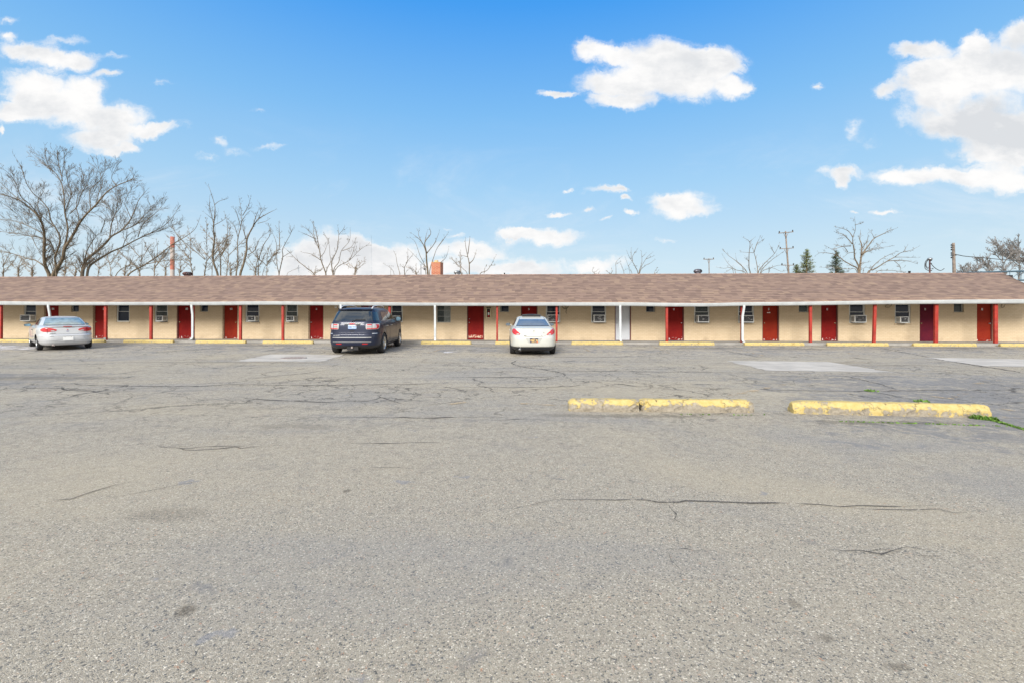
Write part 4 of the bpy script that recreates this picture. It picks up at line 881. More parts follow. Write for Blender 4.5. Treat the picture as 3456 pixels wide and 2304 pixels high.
def wheel(root, x, y, R, wd, spokes, rimr, style=0):
    sg = 1 if x > 0 else -1; e = empty('wheel', (x, y, R)); e.parent = root; h = wd/2
    b = MB(); b.lathe([(-h*.8, rimr), (-h, rimr+.015), (-h, R-.045), (-h*.9, R-.015), (-h*.6, R), (h*.6, R), (h*.9, R-.015), (h, R-.045), (h, rimr+.015), (h*.8, rimr)], 'X', n=40)
    for k in (-.35, 0, .35): b.lathe([(h*(k-.04), R+.001), (h*(k-.04), R+.003), (h*(k+.04), R+.003), (h*(k+.04), R+.001)], 'X', n=40, smooth=False)
    b.build('tyre', M['tyre'], e)
    b = MB(); o = sg*h
    b.lathe([(o*.80, rimr+.004), (o*.98, rimr), (o*.96, rimr-.022), (o*.55, rimr-.03), (-o*.3, rimr-.03)], 'X', n=40)
    for k in range(spokes):
        a = 2*math.pi*k/spokes+.3; pts = []
        for (r, w, xx) in ((.05, .030, .78), (rimr*.55, .024, .84), (rimr-.012, .032, .90)):
            for q in (-1, 1): pts.append((o*xx, r*math.cos(a)-q*w*math.sin(a), r*math.sin(a)+q*w*math.cos(a)))
        v = pts+[(p[0]-sg*.03, p[1], p[2]) for p in pts]; b.add(v, [(0, 1, 3, 2), (2, 3, 5, 4), (0, 2, 8, 6), (2, 4, 10, 8), (1, 7, 9, 3), (3, 9, 11, 5)])
    b.lathe([(o*.75, .062), (o*.88, .055), (o*.92, .035), (o*.93, .001)], 'X', n=20); b.build('rim', M['rim'], e)
    b = MB(); b.lathe([(o*.35, .001), (o*.35, rimr-.03)], 'X', n=24); b.build('brake_disc', M['iron'], e)
def mirror(root, x, y, z, m, gm, w=.21, h=.13):
    sg = 1 if x > 0 else -1; b = MB()
    prof = []
    for i in range(9):
        t = i/8; sc = (.25, .62, .84, .95, 1, 1, 1, .99, .97)[i]; prof.append((t, sc))
    v = []; n = 16
    for t, sc in prof:
        for k in range(n):
            a = 2*math.pi*k/n; ca, sa = math.cos(a), math.sin(a); px = abs(ca)**.7*(1 if ca > 0 else -1)*w/2*sc; pz = abs(sa)**.7*(1 if sa > 0 else -1)*h/2*sc*(1-.22*px/(w/2)*sg)
            v.append((sg*w/2+px, .11*(1-t), pz))
    b.add(v, [(i*n+k, i*n+(k+1) % n, (i+1)*n+(k+1) % n, (i+1)*n+k) for i in range(8) for k in range(n)]+[tuple(range(n))], 0, True)
    b.box(-.05 if sg > 0 else -.02, .02 if sg > 0 else .05, .03, .08, -.03, .0)
    o = b.build('side_mirror', m, root); o.location = (x, y, z)
    g = MB(); v = []
    for k in range(n):
        a = 2*math.pi*k/n; ca, sa = math.cos(a), math.sin(a); px = abs(ca)**.7*(1 if ca > 0 else -1)*w/2*.9; pz = abs(sa)**.7*(1 if sa > 0 else -1)*h/2*.86*(1-.22*px/(w/2)*sg); v.append((sg*w/2+px, -.002, pz))
    g.add(v, [tuple(range(n))]); g.build('mirror_glass', gm, o)
def plate(root, x, y, z, w, h, mats, txt='', tilt=0, sub='', extra=None):
    e = MB(); e.box(-w/2, w/2, 0, .006, -h/2, h/2, 0, 0)
    if txt:
        v, f = text_mesh(txt, h*.62, .003); xs = [q[0] for q in v]; k = min(1, w*.88/(max(xs)-min(xs))); e.add([(q[0]*k, -.003, q[1]-h*.02) for q in v], f, 1)
    if sub: v, f = text_mesh(sub, h*.17); e.add([(q[0], -.003, q[1]-h*.38) for q in v], f, 1)
    for q in (extra or []): e.box(q[0], q[1], -.002, 0.0005, q[2], q[3], q[4])
    o = e.build('license_plate', mats, root); o.location = (x, y, z); o.rotation_euler.x = tilt; return o
def lettering(root, txt, size, x, y, z, m, name='badge', sx=1, rz=0, tilt=0, bold=.002):
    v, f = text_mesh(txt, size, bold); b = MB(); b.add([(q[0]*sx, 0, q[1]) for q in v], f); o = b.build(name, m, root); o.location = (x, y, z); o.rotation_euler = (tilt, 0, rz); return o
def settle(root, wb, tr):
    """rest the wheels on the uneven lot"""
    R = Matrix.Rotation(root.rotation_euler.z, 3, 'Z'); z = {}
    for sx in (-1, 1):
        for sy in (-1, 1): p = root.location+R @ Vector((sx*tr/2, sy*wb/2, 0)); z[(sx, sy)] = ground_z(p.x, p.y)
    f = (z[(-1, 1)]+z[(1, 1)])/2; r = (z[(-1, -1)]+z[(1, -1)])/2; rt = (z[(1, 1)]+z[(1, -1)])/2; lt = (z[(-1, 1)]+z[(-1, -1)])/2
    root.location.z = (f+r)/2; root.rotation_euler.x = math.atan2(f-r, wb); root.rotation_euler.y = -math.atan2(rt-lt, tr)
def quad_rows(fn, n, z0, z1): return [(z0+(z1-z0)*i/n, *fn(i/n)) for i in range(n+1)]
mat('plate_blue', (.02, .09, .30), .4, 0, 0); mat('plate_pale', (.52, .62, .75), .4, 0, 0); mat('plate_navy', (.015, .03, .09), .4, 0, 0); mat('plate_yellow', (.75, .50, .16), .4, 0, 0)
mat('orange', (.70, .16, .05), .4, 0, 0); mat('badge_red', (.55, .01, .01), .3, 0, 0); mat('badge_blue', (.01, .03, .22), .3, 0, 0); mat('badge_grey', (.14, .14, .15), .3, .5, 0)
mat('paper', (.75, .76, .74), .8, 0, 0); mat('mirror_blue', (.20, .33, .42), .08, .6, 0); mat('reflector', (.40, .02, .02), .25, 0, 0)

# ---- silver coupe
def silver():
    root = empty('parked_car', label='silver two-door coupe with a blank white plate parked at an angle at far left', cat='car', group='cars parked in front of the motel')
    P = M['paint_silver']; K = [(.19, .74, -2.10, 2.12, 5), (.26, .81, -2.20, 2.22, 5), (.36, .85, -2.27, 2.29, 5), (.48, .868, -2.29, 2.30, 5), (.60, .870, -2.285, 2.28, 5), (.635, .868, -2.26, 2.25, 5), (.66, .872, -2.225, 2.22, 5), (.74, .872, -2.215, 2.17, 5), (.84, .865, -2.205, 1.98, 5), (.90, .85, -2.20, 1.70, 5),
         (.95, .82, -2.16, 1.40, 4.6), (.985, .79, -2.00, 1.15, 4.4), (1.005, .755, -1.66, .98, 4.2), (1.08, .725, -1.50, .82, 4.2), (1.20, .665, -1.22, .56, 4.2), (1.29, .605, -.98, .32, 4), (1.335, .54, -.80, .15, 3.6), (1.36, .44, -.62, 0, 3.2), (1.372, .28, -.42, -.15, 3), (1.376, .06, -.32, -.25, 2.5)]
    c = Car(K); c.body('body', 44, 60, [P, M['well']], .22, root, [(-1.30, .345, .87), (1.34, .345, .87)])
    for x, y in ((-.745, -1.30), (.745, -1.30), (-.745, 1.34), (.745, 1.34)): wheel(root, x, y, .30, .19, 5, .19)
    c.patch('rear', quad_rows(lambda t: (-(.70-.17*t**1.2), .70-.17*t**1.2), 6, 1.025, 1.295), .006, 'rear_window', M['car_glass_sky'], root, 20, 2)
    c.patch('rear', [(1.012, -.735, .735), (1.024, -.715, .715)], .008, 'window_seal', M['seam'], root, 20, 1); c.patch('rear', [(1.295, -.56, .56), (1.305, -.54, .54)], .008, 'window_seal', M['seam'], root, 20, 1)
    c.patch('front', quad_rows(lambda t: (-(.70-.12*t), .70-.12*t), 4, 1.02, 1.30), .006, 'windscreen', M['car_glass'], root, 16, 2)
    for sg in (-1, 1):
        c.patch('side', [(1.01, -1.02, .55), (1.10, -.98, .44), (1.20, -.86, .30), (1.275, -.68, .12)], .006, 'side_window', M['car_glass'], root, 16, 3, sg)
        c.patch('side', [(.30, -.45, -.44), (.95, -.45, -.44)], .003, 'door_seam', M['seam'], root, 1, 8, sg); c.patch('side', [(1.005, -.30, -.26), (1.26, -.33, -.29)], .009, 'window_pillar', M['seam'], root, 1, 6, sg)
        c.patch('side', [(.80, -.34, -.20), (.83, -.34, -.20)], .022, 'door_handle', M['seam'], root, 2, 1, sg); c.patch('side', [(.42, -.92, .95), (.47, -.92, .95)], .015, 'side_moulding', P, root, 16, 1, sg)
        tl = [(.752+(.922-.752)*i/12, .60-.30*math.sqrt(max(0, 1-((i/12-.5)*2)**2))+.04*(i/12)-(.0), .60+.27*math.sqrt(max(0, 1-((i/12-.5)*2)**2))+.02*(i/12)) for i in range(13)]
        tl = [(z, a*sg, b_*sg) for z, a, b_ in tl]
        t_ = c.patch('rear', tl, .014, 'tail_light', M['lamp_red'], root, 12, 1)
        rl = [(.775+(.045)*i/6, .44*sg-.06*sg*math.sqrt(max(0, 1-((i/6-.5)*2)**2)), .44*sg+.06*sg*math.sqrt(max(0, 1-((i/6-.5)*2)**2))) for i in range(7)]
        c.patch('rear', rl, .020, 'reversing_light', M['lamp_clear'], t_, 6, 1)
        c.patch('rear', [(.755, .592*sg, .602*sg), (.918, .592*sg, .602*sg)], .018, 'lamp_divider', M['seam'], t_, 1, 6)
        c.patch('rear', [(.665, .612*sg, .62*sg), (.76, .60*sg, .608*sg)], .003, 'boot_seam', M['seam'], root, 1, 4)
        mirror(root, sg*.83, .60, .985, M['black'], M['mirror_blue'], .22, .125)
        c.patch('front', [(.60, .42*sg, .84*sg), (.72, .40*sg, .86*sg)], .01, 'headlight', M['lamp_clear'], root, 8, 3)
    c.patch('rear', [(.657, -.62, .62), (.668, -.62, .62)], .004, 'boot_seam', M['seam'], root, 24, 1)
    c.patch('rear', [(.595, -.95, .95), (.632, -.97, .97)], .012, 'bumper_strip', P, root, 30, 1); c.patch('rear', [(.415, -.66, -.34), (.432, -.66, -.30)], .012, 'bumper_crease', P, root, 8, 1); c.patch('rear', [(.415, .34, .66), (.432, .30, .66)], .012, 'bumper_crease', P, root, 8, 1)
    c.patch('rear', [(.575, -.52, -.42), (.59, -.52, -.42)], .004, 'bumper_badge', M['badge_grey'], root, 4, 1)
    # spoiler lip with the high brake lamp
    b = MB(); v = []
    for i in range(21):
        u = -.74+1.48*i/20; e = 1-abs(u/.74)**4; p = c.rear(u*1.02, .93); y = p.y
        for (dy, dz) in ((.02, .035), (-.025, .045+.02*e), (-.035, .035+.02*e), (.0, -.005)): v.append((p.x, y+dy*(.3+.7*e), .93+dz*(.3+.7*e)))
    b.add(v, [(i*4+j, i*4+(j+1) % 4, (i+1)*4+(j+1) % 4, (i+1)*4+j) for i in range(20) for j in range(4)], 0, True); sp = b.build('spoiler', P, root)
    b = MB(); b.box(-.13, .13, c.rear(0, .93).y-.046, c.rear(0, .93).y-.03, .958, .988); b.build('high_brake_light', M['reflector'], sp)
    y = c.rear(0, .48).y
    b = MB(); b.box(-.28, .28, y-.010, y+.02, .39, .575); b.build('plate_recess', M['well'], root) if False else None
    plate(root, 0, y-.016, .485, .31, .155, [M['plate_white'], M['black']], extra=[(-.10, -.085, .05, .062, 1), (.085, .10, .05, .062, 1), (-.155, .155, .075, .08, 1)])
    by = c.rear(0, .80).y; b = MB(); b.add([(-.055, 0, 0), (-.02, 0, .012), (.02, 0, .012), (.055, 0, 0), (.02, 0, -.012), (-.02, 0, -.012)], [(0, 1, 2, 3, 4, 5)]); o = b.build('emblem', M['badge_blue'], root); o.location = (0, by-.012, .775)
    b = MB(); b.lathe([(0, .02), (-.006, .018), (-.006, .001)], 'Y', (0, 0, 0), 12); o = b.build('boot_lock', M['badge_red'], root); o.location = (0, by-.004, .835)
    lettering(root, 'CAVALIER', .032, -.44, c.rear(.44, .70).y-.012, .70, M['badge_grey'], 'lettering', 1.2)
    b = MB(); b.tube([(-.50, -1.7, .24), (-.48, -2.0, .235), (-.42, -2.2, .23)], .032, 12); b.lathe([(-1.95, .001), (-1.94, .09), (-1.62, .09), (-1.6, .001)], 'Y', (-.52, 0, .25), 14, scale=(1, 1, .7)); b.build('exhaust', M['iron'], root)
    b = MB(); b.tube([(.60, .62, .98), (.60, .40, 1.55), (.60, .36, 1.70)], .003, 5); b.build('aerial', M['black'], root)
    b = MB(); b.add([(-.50, -1.62, 1.045), (-.20, -1.60, 1.045), (-.24, -1.45, 1.10), (-.46, -1.47, 1.11)], [(0, 1, 2, 3)])
    return root
def pose(root, px, py, ang, back, wb, tr):
    """rear bumper centre over the ground pixel, heading ang from +Y (positive = nose to the left)"""
    g = G(px, py); root.rotation_euler.z = ang; f = Vector((-math.sin(ang), math.cos(ang), 0)); root.location = g+f*back; settle(root, wb, tr)
c_wz = .31; s_ = silver(); pose(s_, 231, 1181.5, math.radians(51), 2.29, 2.64, 1.46)

# ---- white coupe
def white():
    root = empty('parked_car', label='white coupe with a tilted sunroof and navy plate parked straight in the middle', cat='car', group='cars parked in front of the motel')
    P = M['paint_white']; K = [(.18, .76, -2.18, 2.15, 5.5), (.25, .84, -2.30, 2.28, 5.5), (.335, .875, -2.355, 2.34, 5.5), (.36, .892, -2.385, 2.36, 5.5), (.50, .898, -2.40, 2.40, 5.5), (.64, .897, -2.395, 2.39, 5.5), (.70, .893, -2.375, 2.34, 5.5), (.74, .893, -2.345, 2.30, 5.5), (.86, .885, -2.325, 2.10, 5.2), (.95, .862, -2.31, 1.80, 5), (.995, .835, -2.28, 1.55, 4.8),
         (1.02, .81, -2.20, 1.38, 4.6), (1.045, .785, -1.98, 1.20, 4.5), (1.065, .765, -1.78, 1.08, 4.4), (1.16, .715, -1.50, .86, 4.4), (1.27, .650, -1.20, .58, 4.4), (1.35, .600, -.92, .36, 4.2), (1.395, .55, -.70, .18, 4), (1.42, .47, -.52, .02, 3.6), (1.435, .32, -.34, -.12, 3), (1.44, .06, -.26, -.2, 2.5)]
    c = Car(K); c.body('body', 46, 64, [P, M['dark_plastic']], .335, root, [(-1.42, .355, .893), (1.43, .355, .893)])
    for x, y in ((-.775, -1.42), (.775, -1.42), (-.775, 1.43), (.775, 1.43)): wheel(root, x, y, .325, .215, 7, .215)
    c.patch('rear', quad_rows(lambda t: (-(.685-.155*t**1.1), .685-.155*t**1.1), 6, 1.085, 1.315), .006, 'rear_window', M['car_glass_mid'], root, 20, 2)
    c.patch('rear', [(1.07, -.71, .71), (1.083, -.70, .70)], .007, 'window_seal', M['seam'], root, 20, 1)
    c.patch('front', quad_rows(lambda t: (-(.72-.12*t), .72-.12*t), 4, 1.08, 1.36), .006, 'windscreen', M['car_glass'], root, 16, 2)
    for sg in (-1, 1):
        c.patch('rear', [(1.085, .692*sg, .704*sg), (1.20, .61*sg, .622*sg), (1.315, .535*sg, .547*sg), (1.40, .47*sg, .48*sg)], .005, 'roof_seam', M['seam'], root, 1, 6)
        c.patch('side', [(1.06, -1.18, .72), (1.15, -1.10, .58), (1.25, -.92, .40), (1.335, -.66, .16)], .006, 'side_window', M['car_glass'], root, 16, 3, sg)
        c.patch('side', [(.34, -.55, -.54), (1.04, -.55, -.54)], .003, 'door_seam', M['seam'], root, 1, 8, sg); c.patch('side', [(.84, -.44, -.26), (.875, -.44, -.26)], .025, 'door_handle', P, root, 2, 1, sg)
        tl = [(.768, .50, .70), (.785, .475, .76), (.81, .50, .86), (.85, .545, .93), (.89, .60, .955), (.93, .655, .965), (.965, .715, .95), (.985, .775, .905)]
        if True: tl = [(z, a*sg, b_*sg) for z, a, b_ in tl]
        t_ = c.patch('rear', tl, .012, 'tail_light', M['lamp_red'], root, 10, 3); c.patch('rear', [(.775, .53*sg, .64*sg), (.80, .54*sg, .65*sg), (.815, .57*sg, .62*sg)], .017, 'reversing_light', M['lamp_clear'], t_, 4, 2)
        # slanted trunk seams down from the lamps
        c.patch('rear', [(.718, .345*sg, .357*sg), (.74, .40*sg, .412*sg), (.77, .475*sg, .485*sg)], .004, 'boot_seam', M['seam'], root, 1, 4)
        c.patch('rear', [(.99, .79*sg, .80*sg), (1.06, .72*sg, .73*sg)], .003, 'boot_seam', M['seam'], root, 1, 3)
        mirror(root, sg*.86, .62, 1.05, P, M['car_glass_mid'], .20, .13)
        c.patch('front', [(.62, .45*sg, .88*sg), (.74, .45*sg, .90*sg)], .01, 'headlight', M['lamp_clear'], root, 8, 3)
        b = MB(); y = c.rear(0, .55).y; b.add([(sg*.19, y-.003, .635), (sg*.30, y-.003, .645), (sg*.21, y-.003, .485), (sg*.165, y-.003, .485)], [(0, 1, 2, 3)])
        b.build('plate_recess', mat('recess_shade', (.40, .40, .37), .5, 0, 0) if 'recess_shade' not in M else M['recess_shade'], root)  # flat wedges beside the plate; the recess's shade is in their darker white
    c.patch('rear', [(.712, -.35, .35), (.722, -.35, .35)], .004, 'boot_seam', M['seam'], root, 16, 1)
    c.patch('rear', [(.985, -.50, .50), (.998, -.44, .44)], .016, 'boot_lip', P, root, 16, 1)
    y = c.rear(0, .56).y; c.patch('rear', [(.650, -.29, .29), (.658, -.30, .30)], .006, 'plate_shadow_lip', M['badge_grey'], root, 8, 1)
    plate(root, 0, y-.012, .57, .31, .155, [M['plate_navy'], M['plate_yellow'], M['orange']], '700F 78', 0, '', [(.10, .15, -.073, -.035, 2), (-.09, .08, -.065, -.05, 1), (-.06, .05, .055, .066, 1)])
    y = c.rear(0, .88).y; b = MB(); b.add([(-.028, 0, .05), (-.008, 0, .03), (0, 0, .045), (.008, 0, .03), (.028, 0, .05), (.006, 0, 0), (0, 0, -.05), (-.006, 0, 0)], [tuple(range(8))]); o = b.build('emblem', M['badge_grey'], root); o.location = (0, y-.010, .90)
    lettering(root, 'G6', .035, .37, c.rear(.37, .85).y-.012, .845, M['badge_grey'], 'lettering'); lettering(root, 'PONTIAC', .022, -.33, c.rear(.33, .745).y-.012, .748, M['badge_grey'], 'lettering'); lettering(root, 'GT', .022, .29, c.rear(.29, .745).y-.012, .748, M['badge_grey'], 'lettering')
    b = MB(); b.lathe([(-2.36, .030), (-2.36, .042), (-2.0, .042)], 'Y', (-.52, 0, .235), 20); b.lathe([(-2.33, .001), (-2.33, .030)], 'Y', (-.52, 0, .235), 20, 1); b.build('exhaust', [M['chrome'], M['seam']], root)
    b = MB(); v = []
    for i in range(9):
        x = -.385+.77*i/8; zc = 1.425-.03*(x/.42)**2
        for (yy, dz) in ((-.62, .095), (-.635, .060), (.02, .005), (.02, .03)): v.append((x, yy, zc+dz))
    b.add(v, [(i*4+j, i*4+(j+1) % 4, (i+1)*4+(j+1) % 4, (i+1)*4+j) for i in range(8) for j in range(4)]+[(0, 1, 2, 3), (35, 34, 33, 32)]); b.build('sunroof', M['car_glass'], root)
    b = MB(); b.box(-.37, .37, -.60, -.02, 1.395, 1.46); b.build('sunroof_opening', M['dark_plastic'], root)
    return root
c_wz = .335; w_ = white(); pose(w_, 1802, 1200, math.radians(.6), 2.40, 2.85, 1.52)

# ---- dark SUV
def suv():
    root = empty('parked_car', label='dark navy SUV with roof rails and rear wiper parked left of centre', cat='car', group='cars parked in front of the motel')
    P = M['paint_navy']; K = [(.24, .86, -2.30, 2.25, 6), (.30, .93, -2.42, 2.38, 6), (.36, .965, -2.50, 2.46, 6), (.50, .985, -2.535, 2.52, 6), (.62, .990, -2.54, 2.54, 6), (.76, .988, -2.53, 2.53, 6), (.80, .988, -2.51, 2.52, 6), (.825, .99, -2.465, 2.50, 6), (.95, .992, -2.455, 2.44, 6), (1.08, .985, -2.445, 2.32, 6), (1.16, .965, -2.43, 2.00, 5.6),
         (1.21, .94, -2.42, 1.60, 5.4), (1.25, .915, -2.40, 1.32, 5.4), (1.35, .875, -2.35, 1.12, 5.4), (1.50, .815, -2.26, .84, 5.4), (1.62, .765, -2.18, .60, 5.2), (1.675, .735, -2.14, .48, 5), (1.70, .715, -2.16, .40, 5), (1.725, .68, -2.13, .28, 4.6), (1.755, .58, -1.95, .10, 4), (1.775, .42, -1.65, -.15, 3.6), (1.785, .2, -1.3, -.4, 3), (1.787, .05, -1.1, -.6, 2.5)]
    c = Car(K); c.body('body', 48, 70, [P, M['dark_plastic']], .36, root, [(-1.52, .42, .99), (1.50, .42, .99)])
    for x, y in ((-.86, -1.52), (.86, -1.52), (-.86, 1.50), (.86, 1.50)): wheel(root, x, y, .385, .25, 6, .245)
    # rear glass wraps round the corner pillars
    c.patch('rear', quad_rows(lambda t: (-(.73-.09*t), .73-.09*t), 5, 1.275, 1.645), .007, 'rear_window', M['car_glass'], root, 20, 2)
    for sg in (-1, 1):
        c.patch('rear', [(1.275, .742*sg, 1.16*sg), (1.45, .70*sg, 1.07*sg), (1.60, .66*sg, .98*sg)], .007, 'quarter_window', M['car_glass'], root, 12, 4)
        c.patch('side', [(1.275, -1.52, -.60), (1.45, -1.44, -.60), (1.60, -1.32, -.58)], .007, 'side_window', M['car_glass'], root, 10, 4, sg)
        c.patch('side', [(1.275, -.52, .72), (1.40, -.52, .62), (1.52, -.50, .44), (1.60, -.48, .24)], .007, 'side_window', M['car_glass'], root, 14, 4, sg)
        c.patch('side', [(1.255, -1.62, .95), (1.272, -1.62, .93)], .012, 'window_trim', M['chrome'], root, 24, 1, sg)
        for y in (-.56, .62): c.patch('side', [(.40, y, y+.012), (1.25, y, y+.012)], .003, 'door_seam', M['seam'], root, 1, 10, sg)
        c.patch('side', [(.42, -1.10, -1.088), (.75, -1.12, -1.108), (1.0, -1.42, -1.408), (1.25, -1.56, -1.548)], .003, 'door_seam', M['seam'], root, 1, 6, sg)
        for y in (-1.18, -.40): c.patch('side', [(1.03, y, y+.19), (1.065, y, y+.19)], .035, 'door_handle', M['chrome'], root, 3, 2, sg)
        c.patch('side', [(.37, -.98, .98), (.45, -.98, .98)], .016, 'sill_panel', P, root, 16, 2, sg)
        t_ = c.patch('rear', [(.955, .52*sg, .98*sg), (1.0, .50*sg, 1.07*sg), (1.08, .495*sg, 1.11*sg), (1.15, .50*sg, 1.10*sg), (1.165, .52*sg, 1.05*sg)], .016, 'tail_light', M['lamp_clear'], root, 12, 3)
        c.patch('rear', [(.965, .54*sg, .95*sg), (1.0, .53*sg, 1.02*sg)], .021, 'lamp_red_band', M['lamp_red'], t_, 10, 2); c.patch('rear', [(1.105, .54*sg, .70*sg), (1.145, .55*sg, .72*sg)], .021, 'lamp_red_band', M['lamp_red'], t_, 6, 2)
        c.patch('rear', [(.99, .90*sg, .99*sg), (1.06, .93*sg, 1.06*sg), (1.13, .86*sg, 1.05*sg)], .022, 'lamp_red_band', M['lamp_red'], t_, 6, 3); c.patch('rear', [(1.04, .55*sg, .69*sg), (1.055, .55*sg, .69*sg)], .023, 'lamp_dark_bar', M['seam'], t_, 4, 1); c.patch('rear', [(.955, .712*sg, .722*sg), (1.165, .712*sg, .722*sg)], .024, 'lamp_divider', M['seam'], t_, 1, 6)
        c.patch('rear', [(.82, .72*sg, .728*sg), (.955, .72*sg, .728*sg)], .003, 'tailgate_seam', M['seam'], root, 1, 4)
        c.patch('rear', [(.415, .38*sg, .58*sg), (.45, .38*sg, .58*sg)], .008, 'reflector', M['reflector'], root, 6, 1)
        c.patch('rear', [(.79, .74*sg, .98*sg), (.805, .74*sg, .98*sg)], .012, 'bumper_end_strip', M['paint_silver'], root, 8, 1)  # thin silver strip along each upper bumper end
        mirror(root, sg*.95, .78, 1.27, P, M['mirror_blue'], .22, .19)
        b = MB(); pts = [(sg*.60, -1.92, 1.735), (sg*.60, -1.80, 1.80), (sg*.60, -1.6, 1.835), (sg*.585, -.9, 1.855), (sg*.58, -.2, 1.835), (sg*.57, .02, 1.79), (sg*.57, .12, 1.75)]
        b.tube(pts, [.022, .026, .022, .019, .02, .024, .02], 8); b.build('roof_rail', M['paint_silver'], root)
    c.patch('front', quad_rows(lambda t: (-(.84-.12*t), .84-.12*t), 4, 1.27, 1.63), .006, 'windscreen', M['car_glass'], root, 16, 2)
    c.patch('rear', [(1.665, -.66, .66), (1.69, -.66, .66), (1.705, -.65, .65)], .035, 'rear_spoiler', P, root, 20, 2); c.patch('rear', [(1.652, -.655, .655), (1.663, -.655, .655)], .010, 'window_seal', M['seam'], root, 20, 1)
    c.patch('rear', [(.812, -.74, .74), (.822, -.74, .74)], .004, 'tailgate_seam', M['seam'], root, 20, 1)
    c.patch('rear', [(.645, -.72, .72), (.675, -.72, .72)], .014, 'chrome_strip', M['chrome'], root, 24, 1); c.patch('rear', [(.49, -.71, .71), (.508, -.71, .71)], .014, 'chrome_strip', M['chrome'], root, 24, 1)
    for ss in (-1, 1): c.patch('front', [(.78, .5*ss, .95*ss), (.95, .5*ss, 1.0*ss)], .01, 'headlight', M['lamp_clear'], root, 8, 3)
    y = c.rear(0, 1.16).y; b = MB(); b.box(-.295, .295, y-.035, y+.02, 1.135, 1.19); h = b.build('plate_bar', M['chrome'], root); h.modifiers.new('b', 'BEVEL').width = .012
    lettering(root, 'GMC', .060, 0, y-.037, 1.162, M['badge_red'], 'lettering', 1.5, bold=.004)
    b = MB(); b.add([(-.29, y-.012, 1.13), (.29, y-.012, 1.13), (.27, y-.012, 1.0), (.20, y-.012, .935), (-.20, y-.012, .935), (-.27, y-.012, 1.0)], [tuple(range(6))]); b.build('plate_recess', M['dark_plastic'], root)
    plate(root, 0, y-.028, 1.045, .305, .152, [M['plate_pale'], M['plate_blue'], M['orange']], 'EUN 7173', 0, '', [(-.152, .152, -.076, -.058, 1), (.115, .145, .045, .072, 2)])
    y2 = c.rear(0, .88).y; b = MB(); b.box(-.085, .085, y2-.004, y2+.01, .875, .915); b.build('tailgate_handle', M['seam'], root)
    lettering(root, 'ACADIA', .055, -.56, c.rear(.56, .73).y-.012, .735, M['chrome'], 'lettering', 1.1)
    b = MB(); y3 = c.rear(0, 1.28).y; b.tube([(0, y3-.015, 1.245), (.02, y3-.04, 1.275), (.12, y3-.035, 1.31), (.30, y3-.03, 1.32)], [.03, .018, .012, .01], 8); b.tube([(.12, y3-.038, 1.325), (.48, y3-.02, 1.318)], [.012, .011], 6); b.build('rear_wiper', M['black'], root)
    b = MB(); y4 = -2.48; b.box(-.20, .22, y4+.02, y4+.3, .20, .36); b.box(-.03, .03, y4-.03, y4+.1, .27, .33, 1); b.box(-.5, .5, y4+.45, y4+.6, .20, .30); b.tube([(-.15, y4+.1, .22), (-.4, y4+.6, .24), (-.4, 0, .25)], .05, 8, 1); b.build('tow_hitch', [M['seam'], M['iron']], root)
    b = MB(); b.tube([(.0, .2, 1.78), (.0, -.0, 1.81), (.0, -.12, 1.79)], .02, 6); b.build('aerial', M['black'], root)
    return root
c_wz = .39; v_ = suv(); pose(v_, 1187, 1198, math.radians(2.5), 2.54, 3.02, 1.72)
# ---------------------------------------------------------------- trees, poles and far things behind the motel
def smooth(P, n=4):
    if len(P) < 3: return [P[0].lerp(P[-1], i/n) for i in range(n+1)]
    Q = []
    for i in range(len(P)-1):
        p0, p1, p2, p3 = P[max(i-1, 0)], P[i], P[i+1], P[min(i+2, len(P)-1)]
        for k in range(n): t = k/n; Q.append(.5*((2*p1)+(p2-p0)*t+(2*p0-5*p1+4*p2-p3)*t*t+(3*p1-p0-3*p2+p3)*t**3))
    Q.append(P[-1]); return Q
def rotv(v, ang, az, rnd):
    o = v.orthogonal().normalized(); o2 = v.cross(o); a = o*math.cos(az)+o2*math.sin(az); return (v*math.cos(ang)+a*math.sin(ang)).normalized()
def twig(buf, p, d, L, r, lvl, rnd, up, buds, flat=.75, rmin=.0065):
    n = max(2, min(5, int(L/.25))); P = [p]; dd = d.copy()
    for i in range(n):
        dd = (dd+Vector((rnd.gauss(0, .11), rnd.gauss(0, .11), rnd.gauss(0, .09)+up))).normalized(); P.append(P[-1]+dd*L/n)
    rr = [max(rmin, r*(1-.75*i/n)) for i in range(n+1)]; buf.tube(P, rr, 3 if r < .03 else 4, 0, False, False)
    if lvl > 0:
        k = rnd.randint(3, 4) if L > .6 else rnd.randint(1, 2)
        for i in range(k):
            t = rnd.uniform(.2, .95)*n; j = min(n-1, int(t)); q = P[j].lerp(P[j+1], t-j); v = (P[j+1]-P[j]).normalized(); nd = rotv(v, rnd.uniform(.25, .75), rnd.uniform(0, 6.28), rnd); nd.y *= flat; nd.normalize()
            twig(buf, q, nd, L*rnd.uniform(.35, .7), r*.55, lvl-1, rnd, up, buds, flat, rmin)
    if buds:
        for i in range(rnd.randint(1, 3)):
            q = P[-1-(i % 2)]+Vector((rnd.gauss(0, .03), rnd.gauss(0, .03), rnd.gauss(0, .03))); s = buds*rnd.uniform(.6, 1.3)
            buf.add([(q.x, q.y, q.z+s*1.6), (q.x+s, q.y, q.z), (q.x-s*.5, q.y+s*.8, q.z), (q.x-s*.5, q.y-s*.8, q.z)], [(0, 1, 2), (0, 2, 3), (0, 3, 1), (1, 3, 2)], 0)
